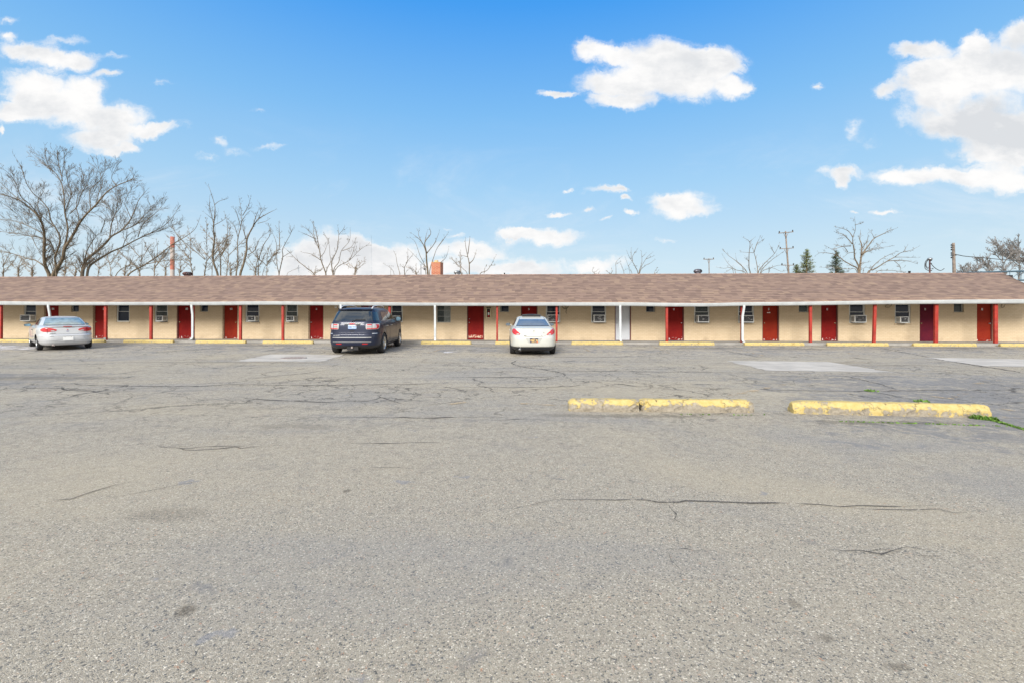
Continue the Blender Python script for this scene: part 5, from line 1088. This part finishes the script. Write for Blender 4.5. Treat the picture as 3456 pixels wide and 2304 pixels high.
def bare_tree(name, label, Z, conv, limbs, seed, dens=1.0, tl=1.3, lvl=2, buds=.018, m='bark', up=.10, rmin=.0065, group='bare trees beyond the motel', start=.12):
    """limbs: (pixel points in a crop, radius at start in source px). Limbs wander in depth like a real crown."""
    rnd = random.Random(seed); X0, Y0, k = conv; s = F/Z; tr, cr_ = MB(), MB(); base = AT(X0+limbs[0][0][0][0]/k, Y0+limbs[0][0][0][1]/k, Z); drop = base.z+.35
    starts = {}
    for li, (pts, r0) in enumerate(limbs):
        pts = [(X0+x/k, Y0+y/k) for x, y in pts]; P = []; key = (round(pts[0][0]/6), round(pts[0][1]/6)); dz = 0 if li == 0 else min(starts.items(), key=lambda q: abs(q[0][0]-key[0])+abs(q[0][1]-key[1]))[1] if starts else 0
        slope = rnd.uniform(-.55, .55)
        for i, (x, y) in enumerate(pts):
            if i: L = math.hypot(x-pts[i-1][0], y-pts[i-1][1])/s; dz += slope*L+rnd.gauss(0, .08)*L
            P.append(AT(x, y, Z+dz)); starts[(round(x/6), round(y/6))] = dz
        if pts[0][1] > 905:   # goes down behind the roof to the ground
            d = (P[0]-P[1]); d.z = 0; g = Vector((P[0].x+d.x*.2, P[0].y, -.4)); P = [g, g.lerp(P[0], .6)+Vector((0, 0, 0))]+P
        r = r0/s*(.80 if r0 >= 5 else .62); Q = smooth(P, 4); n = len(Q); rt = max(rmin*1.3, r*.10); rad = [r*((1-i/(n-1))**1.0)+rt for i in range(n)]
        if r0 > 2: rad[0] *= 1.3
        tr.tube(Q, rad, 8 if r0 > 3 else 5, 0, True, True)
        LL = [0]
        for i in range(1, n): LL.append(LL[-1]+(Q[i]-Q[i-1]).length)
        tot = LL[-1]; d0 = (P[0].z < 0)*(drop*1.0); x = max(d0, start*tot)
        while x < tot:
            x += rnd.expovariate(1/(.27/dens))+.04
            if x >= tot: break
            i = max(q for q in range(n) if LL[q] <= x); i = min(i, n-2); q = Q[i].lerp(Q[i+1], (x-LL[i])/max(1e-6, LL[i+1]-LL[i])); v = (Q[i+1]-Q[i]).normalized(); nd = rotv(v, rnd.uniform(.35, .95), rnd.uniform(0, 6.28), rnd); nd.y *= .7
            if nd.z < -.2: nd.z *= -.3
            nd.normalize(); f = 1-.62*x/tot; twig(cr_, q, nd, tl*rnd.uniform(.45, 1.15)*f, max(rmin, rad[i]*.30), lvl, rnd, up, buds, .75, rmin)
        twig(cr_, Q[-1], (Q[-1]-Q[-2])  .normalized(), tl*.25, rad[-1], 1, rnd, up, buds, .75, rmin)
    root = empty(name, (base.x, Z, -.35), label=label, cat='tree', group=group)
    for buf, nm in ((tr, 'trunk'), (cr_, 'crown')):
        buf.v = [(a-base.x, b-Z, c+.35) for a, b, c in buf.v]; buf.build(nm, M[m], root)
    return root
C1, C2, C3, C4, C5, C6 = (0, 480, 3.267), (560, 600, 3.36), (1200, 700, 4.704), (1960, 780, 5.88), (2340, 740, 4.2), (2700, 720, 4.704)
bare_tree('bare_tree', 'tall bare tree forking low with the widest crown at the far left edge', 40, C1, [
 ([(545,1490),(500,1370),(485,1240),(490,1100),(480,960),(430,830),(330,730),(210,640),(60,590),(-100,540)], 7), ([(580,1490),(625,1400),(690,1290),(710,1180),(760,1100),(830,980),(880,890),(950,800),(1060,690),(1170,560),(1290,480),(1440,420),(1480,370)], 7),
 ([(500,1380),(400,1310),(300,1285),(180,1245),(80,1215),(0,1195),(-110,1170)], 3), ([(600,1230),(560,1110),(480,1060),(350,1040),(180,1010),(0,985),(-90,960)], 2.4), ([(485,1015),(380,960),(250,900),(120,860),(0,860)], 2), ([(700,1180),(735,1060),(745,930),(715,780),(710,640),(690,500),(640,380),(540,280),(440,210),(375,145)], 4),
 ([(620,1400),(605,1270),(650,1150),(660,1040),(620,960),(560,860),(530,740),(450,640),(360,560),(290,450),(230,270),(175,180)], 4.5), ([(720,760),(760,660),(790,560),(750,450),(740,330),(790,300)], 2), ([(590,930),(500,850),(430,770),(420,640),(480,550),(490,480)], 2), ([(430,830),(340,700),(230,600),(180,460),(100,350),(20,290)], 2.2),
 ([(770,790),(850,710),(900,560),(960,470),(1000,330)], 2), ([(1000,740),(990,640),(1000,520),(1100,430),(1150,330),(1190,290)], 2), ([(690,430),(660,300),(640,180),(630,90)], 1.4), ([(680,400),(700,250),(715,130)], 1.2), ([(560,330),(510,200),(495,75)], 1.1), ([(880,890),(860,800),(840,700),(870,560),(930,470),(900,300)], 1.6), ([(240,660),(120,560),(0,440),(-60,400)], 1.6), ([(480,1000),(420,880),(360,860),(300,900),(200,800),(60,700)], 1.2), ([(350,1040),(400,1150),(470,1270)], 1.4), ([(1060,690),(1090,560),(1130,460),(1100,330),(1075,220)], 1.3), ([(1290,480),(1230,400),(1280,280)],1.2)], 1, 1.7, 1.7, 2, .017)
bare_tree('bare_tree', 'bare tree leaning right with long rising limbs, second from the left edge', 42, C1, [
 ([(905,1480),(930,1350),(970,1280),(1060,1210),(1170,1110),(1230,1040),(1330,980),(1430,870),(1490,740),(1530,640),(1610,540)], 7), ([(960,1480),(990,1370),(1080,1300),(1230,1210),(1350,1160),(1500,1080),(1650,1010),(1800,930),(1900,830),(1960,740)], 5),
 ([(1210,1050),(1230,900),(1270,790),(1300,660),(1290,510)], 3), ([(930,1330),(960,1200),(1050,1050),(1110,1000)], 3), ([(1060,1040),(960,930),(880,900)], 1.5), ([(1450,850),(1400,740),(1380,650),(1470,480)], 1.8), ([(1520,1050),(1580,900),(1700,800),(1800,690)], 2), ([(1330,980),(1480,920),(1600,800),(1680,720),(1740,640)], 2.4), ([(1300,970),(1290,860),(1220,740),(1140,660)], 1.5),
 ([(1110,1000),(1150,870),(1060,800),(1000,760)], 1.4), ([(1650,1010),(1760,980),(1880,930),(1980,880)], 1.6), ([(1350,1160),(1420,1020),(1560,960),(1640,900)], 1.6), ([(1270,790),(1340,700),(1320,600),(1440,560)], 1.3)], 2, 1.7, 1.7, 2, .017)
bare_tree('bare_tree', 'low bare tree with limbs slanting right across the red and white stack', 41, C1, [([(1400,1485),(1600,1350),(1750,1250),(1900,1130),(2050,1040),(2150,960),(2200,850)], 4.5), ([(1270,1485),(1400,1370),(1550,1395),(1700,1390)], 3), ([(1620,1345),(1750,1320),(1930,1300),(2080,1310)], 2.2), ([(1900,1135),(2000,1130),(2120,1100)], 1.3), ([(1750,1250),(1850,1220),(2000,1190)],1.3)], 3, .8, 1.3, 2, .016)
T2 = 48
bare_tree('bare_tree', 'tallest slim bare tree just right of the red and white stack', T2, C2, [([(590,1120),(545,980),(530,860),(550,700),(540,560),(555,400),(550,300),(490,110)], 5), ([(550,310),(600,270),(680,245)], 1.3), ([(550,540),(640,490),(700,440)], 1.3), ([(540,480),(440,400)], 1.2), ([(540,520),(500,350),(495,230)],1.6)], 4, .7, 1.0, 2, .016)
bare_tree('bare_tree', 'straight bare tree behind and right of the tallest slim one', T2+3, C2, [([(620,1120),(620,980),(610,870),(570,700),(560,560)], 4.5), ([(640,860),(690,720),(700,560),(665,400)], 2.4), ([(620,900),(680,800),(740,660)], 1.6)], 5, .8, 1.0, 2, .016)
bare_tree('bare_tree', 'upright bare tree with a narrow twiggy top, left of a widely forked one', T2, C2, [([(795,1120),(815,950),(815,700),(850,560),(860,430),(830,240)], 4.5), ([(870,430),(930,330),(960,230)], 1.8), ([(820,690),(780,560),(720,490)], 1.6), ([(850,560),(800,400),(770,350)], 1.6), ([(855,500),(910,420),(940,390)],1.2)], 6, .9, 1.0, 2, .016)
bare_tree('bare_tree', 'thick bare tree whose upper limbs sweep to the right, left-centre', T2-2, C2, [([(840,1120),(880,980),(915,820),(920,700),(985,560),(1050,470),(1150,410),(1230,370)], 5.5), ([(910,700),(880,600),(860,520)], 2.4), ([(985,560),(1020,440),(1050,370)], 1.8), ([(1050,470),(1080,400),(1110,350)], 1.3), ([(930,880),(1010,820),(1060,700),(1160,620)], 2), ([(1040,520),(1120,500),(1160,480)],1.2)], 7, .9, 1.0, 2, .016)
bare_tree('bare_tree', 'thin bare tree with two stems in front of the cloud edge', T2+4, C2, [([(1050,1120),(1045,950),(1020,830),(1010,760)], 3.4), ([(1050,930),(1110,760),(1180,650),(1165,540)], 2.2), ([(1095,1118),(1130,1000),(1200,950)], 2), ([(1060,1000),(1130,860),(1200,740)], 1.6)], 8, .8, .9, 2, .016)
bare_tree('bare_tree', 'bare tree with three slim upright stems, left of the arching dead limb', T2+2, C2, [([(1285,1118),(1260,990),(1255,800),(1240,700),(1165,545)], 3), ([(1280,1118),(1325,900),(1320,820),(1370,720),(1420,620),(1400,540)], 3), ([(1290,780),(1285,600),(1280,510)], 1.8), ([(1325,900),(1430,840)], 1.2), ([(1420,620),(1450,560)], 1), ([(1250,1000),(1190,900),(1160,820)],1.4)], 9, .5, .7, 2, .015)
bare_tree('bare_tree', 'single bare limb arching up to the left beside the round-crowned tree', T2, C2, [([(1685,1118),(1600,1030),(1500,950),(1440,890),(1370,820)], 3.4), ([(1440,890),(1380,900)], 1), ([(1500,950),(1480,900)], .9), ([(1370,1115),(1420,1060),(1500,1030)], 1.2)], 10, .9, .6, 2, .016)
bare_tree('bare_tree', 'round-crowned bare tree against the white cumulus, left trunk of a pair', T2-3, C2, [([(1815,1118),(1800,1050),(1760,940),(1740,820),(1680,690),(1640,620),(1550,550)], 4.5), ([(1740,820),(1700,600),(1650,500)], 1.8), ([(1815,1080),(1870,950),(1860,880),(1850,760),(1800,640)], 2.2), ([(1760,940),(1650,870),(1550,850)], 1.8), ([(1755,900),(1800,840),(1840,720)], 1.5), ([(1680,690),(1600,650),(1530,620)], 1.4), ([(1690,700),(1670,600),(1680,530)], 1.2)], 11, .7, .8, 2, .016)
bare_tree('bare_tree', 'spreading bare tree against the white cumulus, right trunk of a pair', T2-3, C2, [([(1895,1118),(1880,960),(1940,820),(1960,650),(1950,560)], 4), ([(1900,1060),(1960,960),(1990,830),(2080,720),(2090,590)], 2.8), ([(1920,1050),(2080,940),(2200,820),(2290,760)], 2.6), ([(2080,940),(2120,850),(2150,740)], 1.5), ([(1960,650),(2000,600)], 1.1), ([(2000,830),(2100,790),(2150,700)], 1.3), ([(2200,820),(2200,760)], 1)], 12, .6, .8, 2, .016)
T3 = 50
bare_tree('bare_tree', 'fan-shaped bare tree directly behind the brick chimney', T3, C3, [([(1150,1085),(1130,880),(1120,700),(1100,560),(1190,430),(1180,350)], 5), ([(1125,720),(1050,550),(900,420)], 3), ([(1140,1000),(1060,900),(960,790),(850,680)], 2.8), ([(1130,730),(1250,580),(1330,390)], 2.4), ([(1175,1085),(1190,950),(1240,800),(1300,640),(1440,450)], 3.6), ([(1110,980),(1020,760),(950,560),(880,490)], 2.4), ([(1300,640),(1380,540),(1460,420)], 1.3), ([(1100,560),(1120,450),(1140,380)], 1.4), ([(1050,550),(1000,440),(1010,360)], 1.3), ([(1240,960),(1350,880),(1440,790),(1480,650)], 2)], 13, .45, .75, 2, .016)
bare_tree('bare_tree', 'small twiggy bare tree just left of the chimney tree', T3+4, C3, [([(780,1085),(780,950),(820,870),(830,700)], 3), ([(800,890),(900,760)], 1.6), ([(790,1060),(900,960)], 1.4), ([(770,960),(720,920)], 1)], 14, .8, .7, 2, .016)
bare_tree('bare_tree', 'single thin bent bare stem left of the small twiggy tree', T3, C3, [([(705,1085),(660,900),(640,770),(610,710)], 2.4), ([(615,1085),(560,970),(455,905)], 1.6), ([(560,970),(580,935)], .9)], 15, .2, .4, 1, .02)
bare_tree('bare_tree', 'sparse pollarded bare tree right of the silver roof vent', T3-4, C3, [([(1805,1080),(1805,900),(1780,780),(1745,600),(1745,500)], 4.2), ([(1785,740),(1810,540),(1815,480)], 2), ([(1810,890),(1870,830),(1915,700)], 2.6), ([(1780,1080),(1690,960),(1620,840)], 2.6), ([(1660,890),(1670,700)], 1.5), ([(1780,790),(1680,760)], 1.4)], 16, .25, .45, 1, .022)
bare_tree('bare_tree', 'low bare limb reaching right from behind the roof, past the pollarded tree', T3-4, C3, [([(1965,1085),(2080,1010),(2150,920),(2225,770)], 2.6), ([(2040,1035),(2075,930)], 1.4), ([(2150,920),(2200,925)], 1)], 17, .9, .4, 1, .022)
bare_tree('bare_tree', 'low fan of bare branches right of the white door', T3-4, C4, [([(1140,870),(1070,690),(1010,590),(960,510),(915,400)], 2.4), ([(1030,600),(1030,500),(1120,370)], 1.3), ([(1000,560),(1000,350)], 1.2), ([(1145,870),(1210,640),(1210,500),(1200,410)], 1.9), ([(1150,870),(1290,560),(1420,430)], 2), ([(1170,840),(1270,700),(1380,640),(1455,580)], 1.8), ([(1215,520),(1285,455)], 1), ([(1290,560),(1440,500)], 1.1), ([(1120,700),(1060,690)],1)], 18, .25, .4, 1, .02)
bare_tree('bare_tree', 'low crooked bare stems left of the low fan of branches', T3-4, C4, [([(1020,870),(960,740),(885,540)], 1.8), ([(970,790),(860,785)], 1.2), ([(860,870),(830,740),(795,650)], 1.4), ([(940,700),(990,640)], 1)], 19, .25, .35, 1, .02)
bare_tree('bare_tree', 'thin dead stem with one forked tip, standing alone above the ridge', T3-4, C4, [([(700,870),(700,740),(700,620),(820,505)], 1.8), ([(705,660),(780,615)], 1.1)], 20, .2, .3, 1, .02)
bare_tree('bare_tree', 'wide vase-shaped bare tree left of the leaning utility pole, left stem', T3, C5, [([(808,780),(790,690),(790,500),(800,330),(720,270)], 3.6), ([(800,320),(860,270)], 1.3), ([(770,780),(620,610),(500,520),(425,445)], 2.6), ([(750,780),(600,720),(500,640),(420,520)], 2.4), ([(790,600),(740,560)], 1), ([(700,700),(620,600),(600,520)], 1.4), ([(590,720),(480,740),(430,775)], 1.4), ([(560,720),(430,700),(350,690)], 1.3)], 21, .55, .7, 2, .015)
bare_tree('bare_tree', 'wide vase-shaped bare tree left of the leaning utility pole, right stem', T3-1, C5, [([(915,780),(900,640),(860,470),(810,340)], 3.4), ([(860,470),(900,350),(945,260)], 1.8), ([(915,780),(1000,640),(1150,490),(1220,350)], 3), ([(940,780),(1100,590),(1200,520),(1290,450)], 2.4), ([(950,780),(1080,700),(1190,660),(1290,650)], 2), ([(865,480),(690,470)], 1.2), ([(1150,490),(1090,380)], 1.2), ([(900,350),(980,300)], 1.1), ([(1080,710),(1240,740),(1330,730)], 1.4)], 22, .5, .7, 2, .015)
bare_tree('bare_tree', 'large oak-like bare tree with dense crooked crown at right', T3-4, C6, [([(940,960),(950,850),(970,700),(980,520),(950,420),(960,300)], 6), ([(935,880),(870,720),(860,600),(840,480),(840,380),(880,260),(870,100)], 4.2), ([(980,660),(1100,500),(1180,400),(1320,330),(1420,280),(1525,245)], 3.4), ([(1000,640),(1100,580),(1230,540),(1300,455)], 2.2), ([(925,920),(820,830),(700,760),(600,680),(480,640),(330,630),(260,665)], 4), ([(830,490),(700,350),(570,300)], 2.2), ([(835,380),(760,280),(590,220)], 2), ([(810,520),(640,540),(550,580)], 1.6), ([(870,190),(980,160)], 1.1), ([(1180,400),(1130,300)], 1.3), ([(600,680),(550,600),(440,540)], 1.5), ([(970,700),(1050,620),(1250,560),(1470,520)], 1.8), ([(900,920),(760,890),(500,870),(340,860)], 1.8), ([(985,560),(1060,450),(1080,360)], 1.6), ([(760,620),(700,540),(600,520)],1.3), ([(860,620),(760,640),(700,700)],1.3), ([(960,800),(1100,775)],1.2)], 23, .9, .75, 2, .016, up=.03)
bare_tree('bare_tree', 'bare tree with low limbs sweeping right beside the oak-like tree', T3-4, C6, [([(1070,960),(1200,880),(1390,760),(1500,700),(1600,630),(1760,590),(1880,530)], 4), ([(1100,950),(1250,760),(1420,660),(1530,610)], 2.6), ([(1400,760),(1600,750),(1750,770),(1840,800)], 2), ([(1200,955),(1400,910),(1600,930),(1680,950)], 2), ([(1640,620),(1700,520)], 1.2), ([(1500,700),(1660,700),(1860,710)], 1.3), ([(1500,760),(1590,850),(1600,940)], 1.3), ([(1000,950),(1040,860),(1150,900)], 1.3)], 24, .7, .7, 2, .016, up=.02)
# thicket of younger trees: each one its own tree, simple whip-like stems
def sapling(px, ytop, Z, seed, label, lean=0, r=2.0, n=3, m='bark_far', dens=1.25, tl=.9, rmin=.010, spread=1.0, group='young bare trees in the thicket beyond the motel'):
    rnd = random.Random(seed); y0 = 938; h = y0-ytop; L = [([(px, y0), (px+lean*.3+rnd.gauss(0, 3), y0-h*.35), (px+lean*.7+rnd.gauss(0, 4), y0-h*.7), (px+lean+rnd.gauss(0, 4), ytop)], r)]
    for i in range(n):
        t = rnd.uniform(.05, .55); sx = rnd.choice((-1, 1))*rnd.uniform(.25, .6)*h*spread; x = px+lean*t; y = y0-h*t
        L.append(([(x, y), (x+sx*.35, y-h*.18), (x+sx*.75, y-h*.38), (x+sx, y-h*rnd.uniform(.40, .62))], r*rnd.uniform(.4, .7)))
    return bare_tree('bare_tree', label, Z, (0, 0, 1), L, seed, dens, tl, 2, .02, m, .05, rmin, group, .1)
for i, (px, yt, ln, lb) in enumerate([(12, 850, -8, 'short tangled young tree at the left photo edge'), (60, 868, 10, 'short young tree behind the lowest left limb of the far-left tree'), (110, 860, -6, 'short whip-like young tree left of the forked far-left trunk'), (218, 858, 6, 'tangled young tree between the two big left trees'), (250, 880, 10, 'low bushy young tree just left of the second big trunk'),
    (330, 850, 8, 'young tree right of the second big trunk, under its limbs'), (375, 830, -6, 'young tree under the long rising limbs of the second big tree'), (420, 842, 8, 'young tree halfway between the second big trunk and the stack'), (470, 805, 6, 'taller young tree under the tips of the second big tree'), (520, 815, 10, 'young tree left of the red and white stack'), (560, 850, -8, 'low young tree at the foot of the stack, left side'),
    (605, 860, 8, 'low young tree at the foot of the stack, right side'), (650, 770, -10, 'forked young tree behind the brown roof vent'), (690, 745, 8, 'tall young tree between the brown roof vent and the tallest slim tree'), (715, 790, 10, 'mid-height young tree left of the tallest slim tree'), (765, 770, 10, 'young tree filling the gap right of the tallest slim tree'), (780, 860, -6, 'low young tree between the tall slim trees'), (860, 850, 10, 'low young tree right of the sweeping tree'), (900, 840, 5, 'low young tree before the two-stemmed thin tree')]):
    sapling(px, yt, 52+(i*7) % 9, 100+i, lb, ln, 2.2, 4)
sapling(1060, 905, 55, 140, 'tiny bare bush at the ridge between the arching limb and the cumulus', 6, 1.2, 4, spread=1.6); sapling(1195, 880, 55, 141, 'low bush of bare twigs right of the spreading tree', 10, 1.4, 4, spread=1.3); sapling(1405, 895, 55, 142, 'low bare bush at the foot of the lamp pole by the chimney', 4, 1.2, 3)
sapling(1560, 870, 55, 144, 'low twiggy bush at the foot of the pollarded tree', -10, 1.2, 2); sapling(2007, 905, 52, 145, 'short forked twig just above the ridge over the white car', -4, 1, 2, 'bark', .3, .3); sapling(2056, 908, 52, 146, 'short twig above the ridge left of the lone dead stem', 8, 1, 2, 'bark', .4, .3); sapling(2208, 905, 52, 147, 'short curved twig above the ridge just right of the low fan of branches', 6, 1, 1, 'bark', .3, .3)
for i, (px, yt, ln, lb) in enumerate([(3250, 900, 4, 'tiny pale bush right of the insulator pole'), (3290, 893, 6, 'small pale bush over the end of the roof ridge'), (3345, 872, -14, 'pale bushy tree above the right end of the ridge'), (3395, 840, -16, 'pale twiggy tree left of the rightmost tall one'), (3440, 795, -6, 'tall pale twiggy tree at the right photo edge'), (3475, 800, 10, 'pale tree cut by the right photo edge')]):
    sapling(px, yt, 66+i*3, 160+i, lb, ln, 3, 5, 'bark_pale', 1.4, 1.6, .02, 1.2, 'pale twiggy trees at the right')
# evergreens
def conifer(px, ytop, hw, Z, seed, m, label, ragged=.3, y0=938):
    rnd = random.Random(seed); s = F/Z; b0 = AT(px, y0, Z); top = AT(px, ytop, Z); H = top.z+.35; base = b0.z+.35
    tr, cr_ = MB(), MB(); tr.tube([(0, 0, 0), (0, 0, base), (.03, 0, H*.97)], [.22, .13, .015], 7); h = H-base+1.2
    for i in range(int(h/.13)):
        t = i/int(h/.13); z = H-.1-t*h; R = hw/s*(t**.7)*rnd.uniform(1-ragged, 1.3)+.12
        for k in range(rnd.randint(5, 8)):
            a = rnd.uniform(0, 6.28); L = R*rnd.uniform(.55, 1.05); d = Vector((math.cos(a), math.sin(a), rnd.uniform(-.05, .35))).normalized(); p0 = Vector((0, 0, z)); p1 = p0+d*L+Vector((0, 0, L*.12)); tr.tube([p0, p1], [.025, .008], 3, 0, False)
            for q in range(int(8+L*26)):
                u = rnd.uniform(.25, 1.05); c = p0.lerp(p1, u)+Vector((rnd.gauss(0, .07), rnd.gauss(0, .07), rnd.gauss(.03, .05))); v = Vector((rnd.gauss(0, 1), rnd.gauss(0, 1), abs(rnd.gauss(0, 1))+.2)).normalized()*rnd.uniform(.09, .2); w = v.orthogonal().normalized()*.022*rnd.uniform(.8, 1.6)
                cr_.add([c-w, c+w, c+v], [(0, 1, 2)])
    root = empty('evergreen_tree', (b0.x, Z, -.35), label=label, cat='tree', group='evergreens beyond the motel'); tr.build('trunk', M['bark'], root); cr_.build('crown', M[m], root)
conifer(2722, 843, 42, 52, 1, 'needles', 'yellow-green pine right of the leaning utility pole', .65); conifer(2688, 895, 32, 54, 2, 'needles', 'short yellowish pine at the foot of the leaning utility pole', .6); conifer(2821, 848, 42, 55, 3, 'needles_dark', 'dark spruce behind the left limbs of the oak-like tree', .5)
# poles
def pole(px0, py0, px1, py1, w0, w1, Z, arms, label, name='utility_pole', m='pole_wood', ins=True):
    a, c = AT(px0, py0, Z), AT(px1, py1, Z); s = F/Z; d = (a-c)/(a.z-c.z); g = c+d*(-.35-c.z); root = empty(name, g, label=label, cat='pole'); b = MB(); wv = w1/s/2*(1+(c.z+.35)/(a.z-c.z)*.2)
    b.tube([Vector((0, 0, 0)), c-g, a-g], [wv, w1/s/2, w0/s/2], 12); b.build('pole', M[m], root)
    for (x0, y0, x1, y1, th) in arms:
        p, q = AT(x0, y0, Z-.12)-g, AT(x1, y1, Z-.12)-g; e = MB(); t = th/s/2; e.add([(p.x, p.y-t, p.z-t), (q.x, q.y-t, q.z-t), (q.x, q.y+t, q.z-t), (p.x, p.y+t, p.z-t), (p.x, p.y-t, p.z+t), (q.x, q.y-t, q.z+t), (q.x, q.y+t, q.z+t), (p.x, p.y+t, p.z+t)], [(0, 3, 2, 1), (4, 5, 6, 7), (0, 1, 5, 4), (1, 2, 6, 5), (2, 3, 7, 6), (3, 0, 4, 7)])
        mid = p.lerp(q, .5)
        for k in (-.3, .3): e.tube([p.lerp(q, .5+k*.6), mid+Vector((0, 0, -.55))], .02, 5)
        ar = e.build('crossarm', M[m], root)
        if ins:
            e = MB()
            for k in (.05, .95): r = p.lerp(q, k); e.lathe([(r.z+t, .035), (r.z+t+.05, .06), (r.z+t+.12, .06), (r.z+t+.17, .03), (r.z+t+.17, .001)], 'Z', (r.x, r.y, 0), 10)
            e.build('insulator', M['cable'], ar)
    return root, g
pole(2392.5, 873, 2393.6, 938, 2.6, 3, 60, [(2374.5, 876, 2409.8, 875.5, 2.2)], 'short pole with one crossarm right of the grey roof vent')
pole(2651, 781, 2662.5, 938, 4.2, 6.2, 46, [(2627.6, 788, 2677.6, 783.5, 2.4), (2631, 841, 2678.8, 838, 2.0), (2637, 896, 2680, 896, 1.8)], 'tall leaning wooden pole with three crossarms')
p3, g3 = pole(3217.5, 821, 3221, 938, 7.6, 9.4, 38, [], 'thick wooden pole with black insulators down its left side'); s3 = F/38
for (y, k) in ((828, -1), (835.7, -1), (843.4, -1), (855, -1), (861.7, -1), (870, -1), (861, 1)):
    c = AT(3218.5+k*(7.5), y, 37.9)-g3; b = MB(); b.lathe([(-.03, .001), (-.03, .05), (0, .07), (.03, .05), (.03, .001)], 'X', tuple(c), 12); b.tube([c, c-Vector((k*.22, 0, 0))], .012, 5); b.build('insulator', M['cable'], p3)
pole(1420.7, 892, 1420.7, 938, 1.8, 1.8, 44, [], 'thin dark lamp pole just left of the brick chimney', 'lamp_pole', 'cable', False)
g = AT(1421, 905, 44); b = MB(); b.tube([(0, 0, 0), (.18, 0, -.02), (.3, -.02, -.10)], .02, 6); b.lathe([(-.06, .001), (-.06, .06), (.05, .09), (.06, .001)], 'Y', (.33, -.05, -.12), 10); lamp = b.build('lamp_head', M['cable']); lamp.parent = [o for o in bpy.data.objects if o.name.startswith('lamp_pole')][0]; lamp.location = g-lamp.parent.location
pole(1008, 896, 1008, 938, 1.8, 1.8, 44, [], 'thin grey mast between the arching limb and the round-crowned tree', 'mast', 'galv', False); pole(1253, 795, 1253, 938, .6, .9, 120, [], 'very thin tall radio mast against the cumulus', 'mast', 'galv', False)
# service mast with weather head and drip loops
Zs = 30.0; a = AT(3138, 880, Zs); g = Vector((a.x, Zs, 2.0)); root = empty('service_mast', g, label='electric service mast with weather head and drip loops above the roof', cat='mast'); s = F/Zs
b = MB(); b.tube([(0, 0, 0), (0, 0, a.z-g.z)], 2.3/s, 12); b.build('pole', M['rust_vent'], root)
b = MB(); c = AT(3136, 875, Zs)-g; b.lathe([(-.09, .02), (-.06, .09), (0, .12), (.06, .13), (.14, .11), (.17, .05), (.18, .001)], 'X', (c.x, 0, c.z), 14, scale=(1, 1, .75)); b.build('weather_head', M['galv'], root)
def cab(pts, Z, r, g, name, parent): P = [AT(x, y, Z)-g for x, y in pts]; b = MB(); b.tube(smooth(P, 5), r, 6); return b.build(name, M['cable'], parent)
cab([(3131, 875), (3123, 885), (3121, 900), (3124, 909), (3135, 915)], Zs-.1, .018, g, 'drip_loop', root); cab([(3132, 877), (3125, 888), (3124, 900), (3130, 908), (3136, 908)], Zs, .016, g, 'drip_loop', root); cab([(3134, 878), (3127, 886), (3126, 898), (3131, 904), (3137, 902)], Zs+.1, .016, g, 'drip_loop', root)
b = MB()
for (x, y) in ((3148, 908), (3143, 914), (3143, 890), (3143, 880)): c = AT(x, y, Zs)-g; b.lathe([(-.04, .001), (-.03, .03), (.03, .03), (.04, .001)], 'X', tuple(c), 10); b.tube([(0, 0, c.z), c], .012, 5)
b.build('insulator', M['cable'], root)
P = [AT(x, y, Zs) for x, y in ((3143, 892), (3152, 902), (3163, 910), (3175, 914), (3187, 907))]; b = MB(); b.tube([p-P[0] for p in smooth(P, 5)], .02, 6); o = b.build('cable', M['cable'], label='sagging black cable running right from the service mast', cat='cable'); o.location = P[0]
P = [AT(3225, 861, 38), AT(3235, 861.5, 38), AT(3260, 866, 37.5), AT(3340, 873, 37), AT(3420, 880, 36.5), AT(3640, 893, 36)]; b = MB(); b.tube([p-P[0] for p in smooth(P, 4)], .03, 6); o = b.build('cable', M['cable'], label='black cable from the insulator pole to the right photo edge', cat='cable'); o.location = P[0]
# red and white stack
Z = 150; s = F/Z; a = AT(582, 800, Z); r = 6.4/s; root = empty('smokestack', (a.x, Z, -.35), label='far red and white banded smokestack seen through the bare trees', cat='smokestack')
z = lambda y: AT(582, y, Z).z+.35
for y0, y1, m in ((800, 836.5, 'stack_red'), (836.5, 876, 'stack_white'), (876, 911, 'stack_red'), (911, 1000, 'stack_white')):
    b = MB(); z1, z0 = z(y0), max(0, z(y1)); b.lathe([(z0, r), (z1-.002, r*.99)]+([(z1, r*.8), (z1-.4, r*.75)] if y0 == 800 else []), 'Z', n=24); b.build('band', M[m], root)
# blue-grey steel truss gantry beyond the right end of the roof
Z = 44; root = None; A0, A1 = AT(3226, 921, Z), AT(3760, 906, Z-3); g = Vector((A0.x, A0.y, -.35)); root = empty('steel_gantry', g, label='blue-grey steel lattice gantry behind the right end of the roof', cat='gantry'); b = MB(); top = []; N_ = 14
for dy in (0, .9):
    for dz in (0, -.9*.95):
        b.tube([A0+Vector((0, dy, dz))-g, A1+Vector((0, dy, dz-.0))-g], .045, 6)
for i in range(N_):
    p, q = A0.lerp(A1, i/N_)-g, A0.lerp(A1, (i+1)/N_)-g; k = i % 2
    b.tube([p+Vector((0, 0, -.86*k)), q+Vector((0, 0, -.86*(1-k)))], .02, 5); b.tube([q, q+Vector((0, 0, -.86))], .025, 5)
b.build('truss', M['steel_blue'], root); b = MB()
for t in (.02, .98):
    p = A0.lerp(A1, t)-g
    for dy in (0, .9): b.tube([(p.x, p.y+dy, 0), (p.x, p.y+dy, p.z)], .07, 8)
b.build('legs', M['steel_blue'], root)
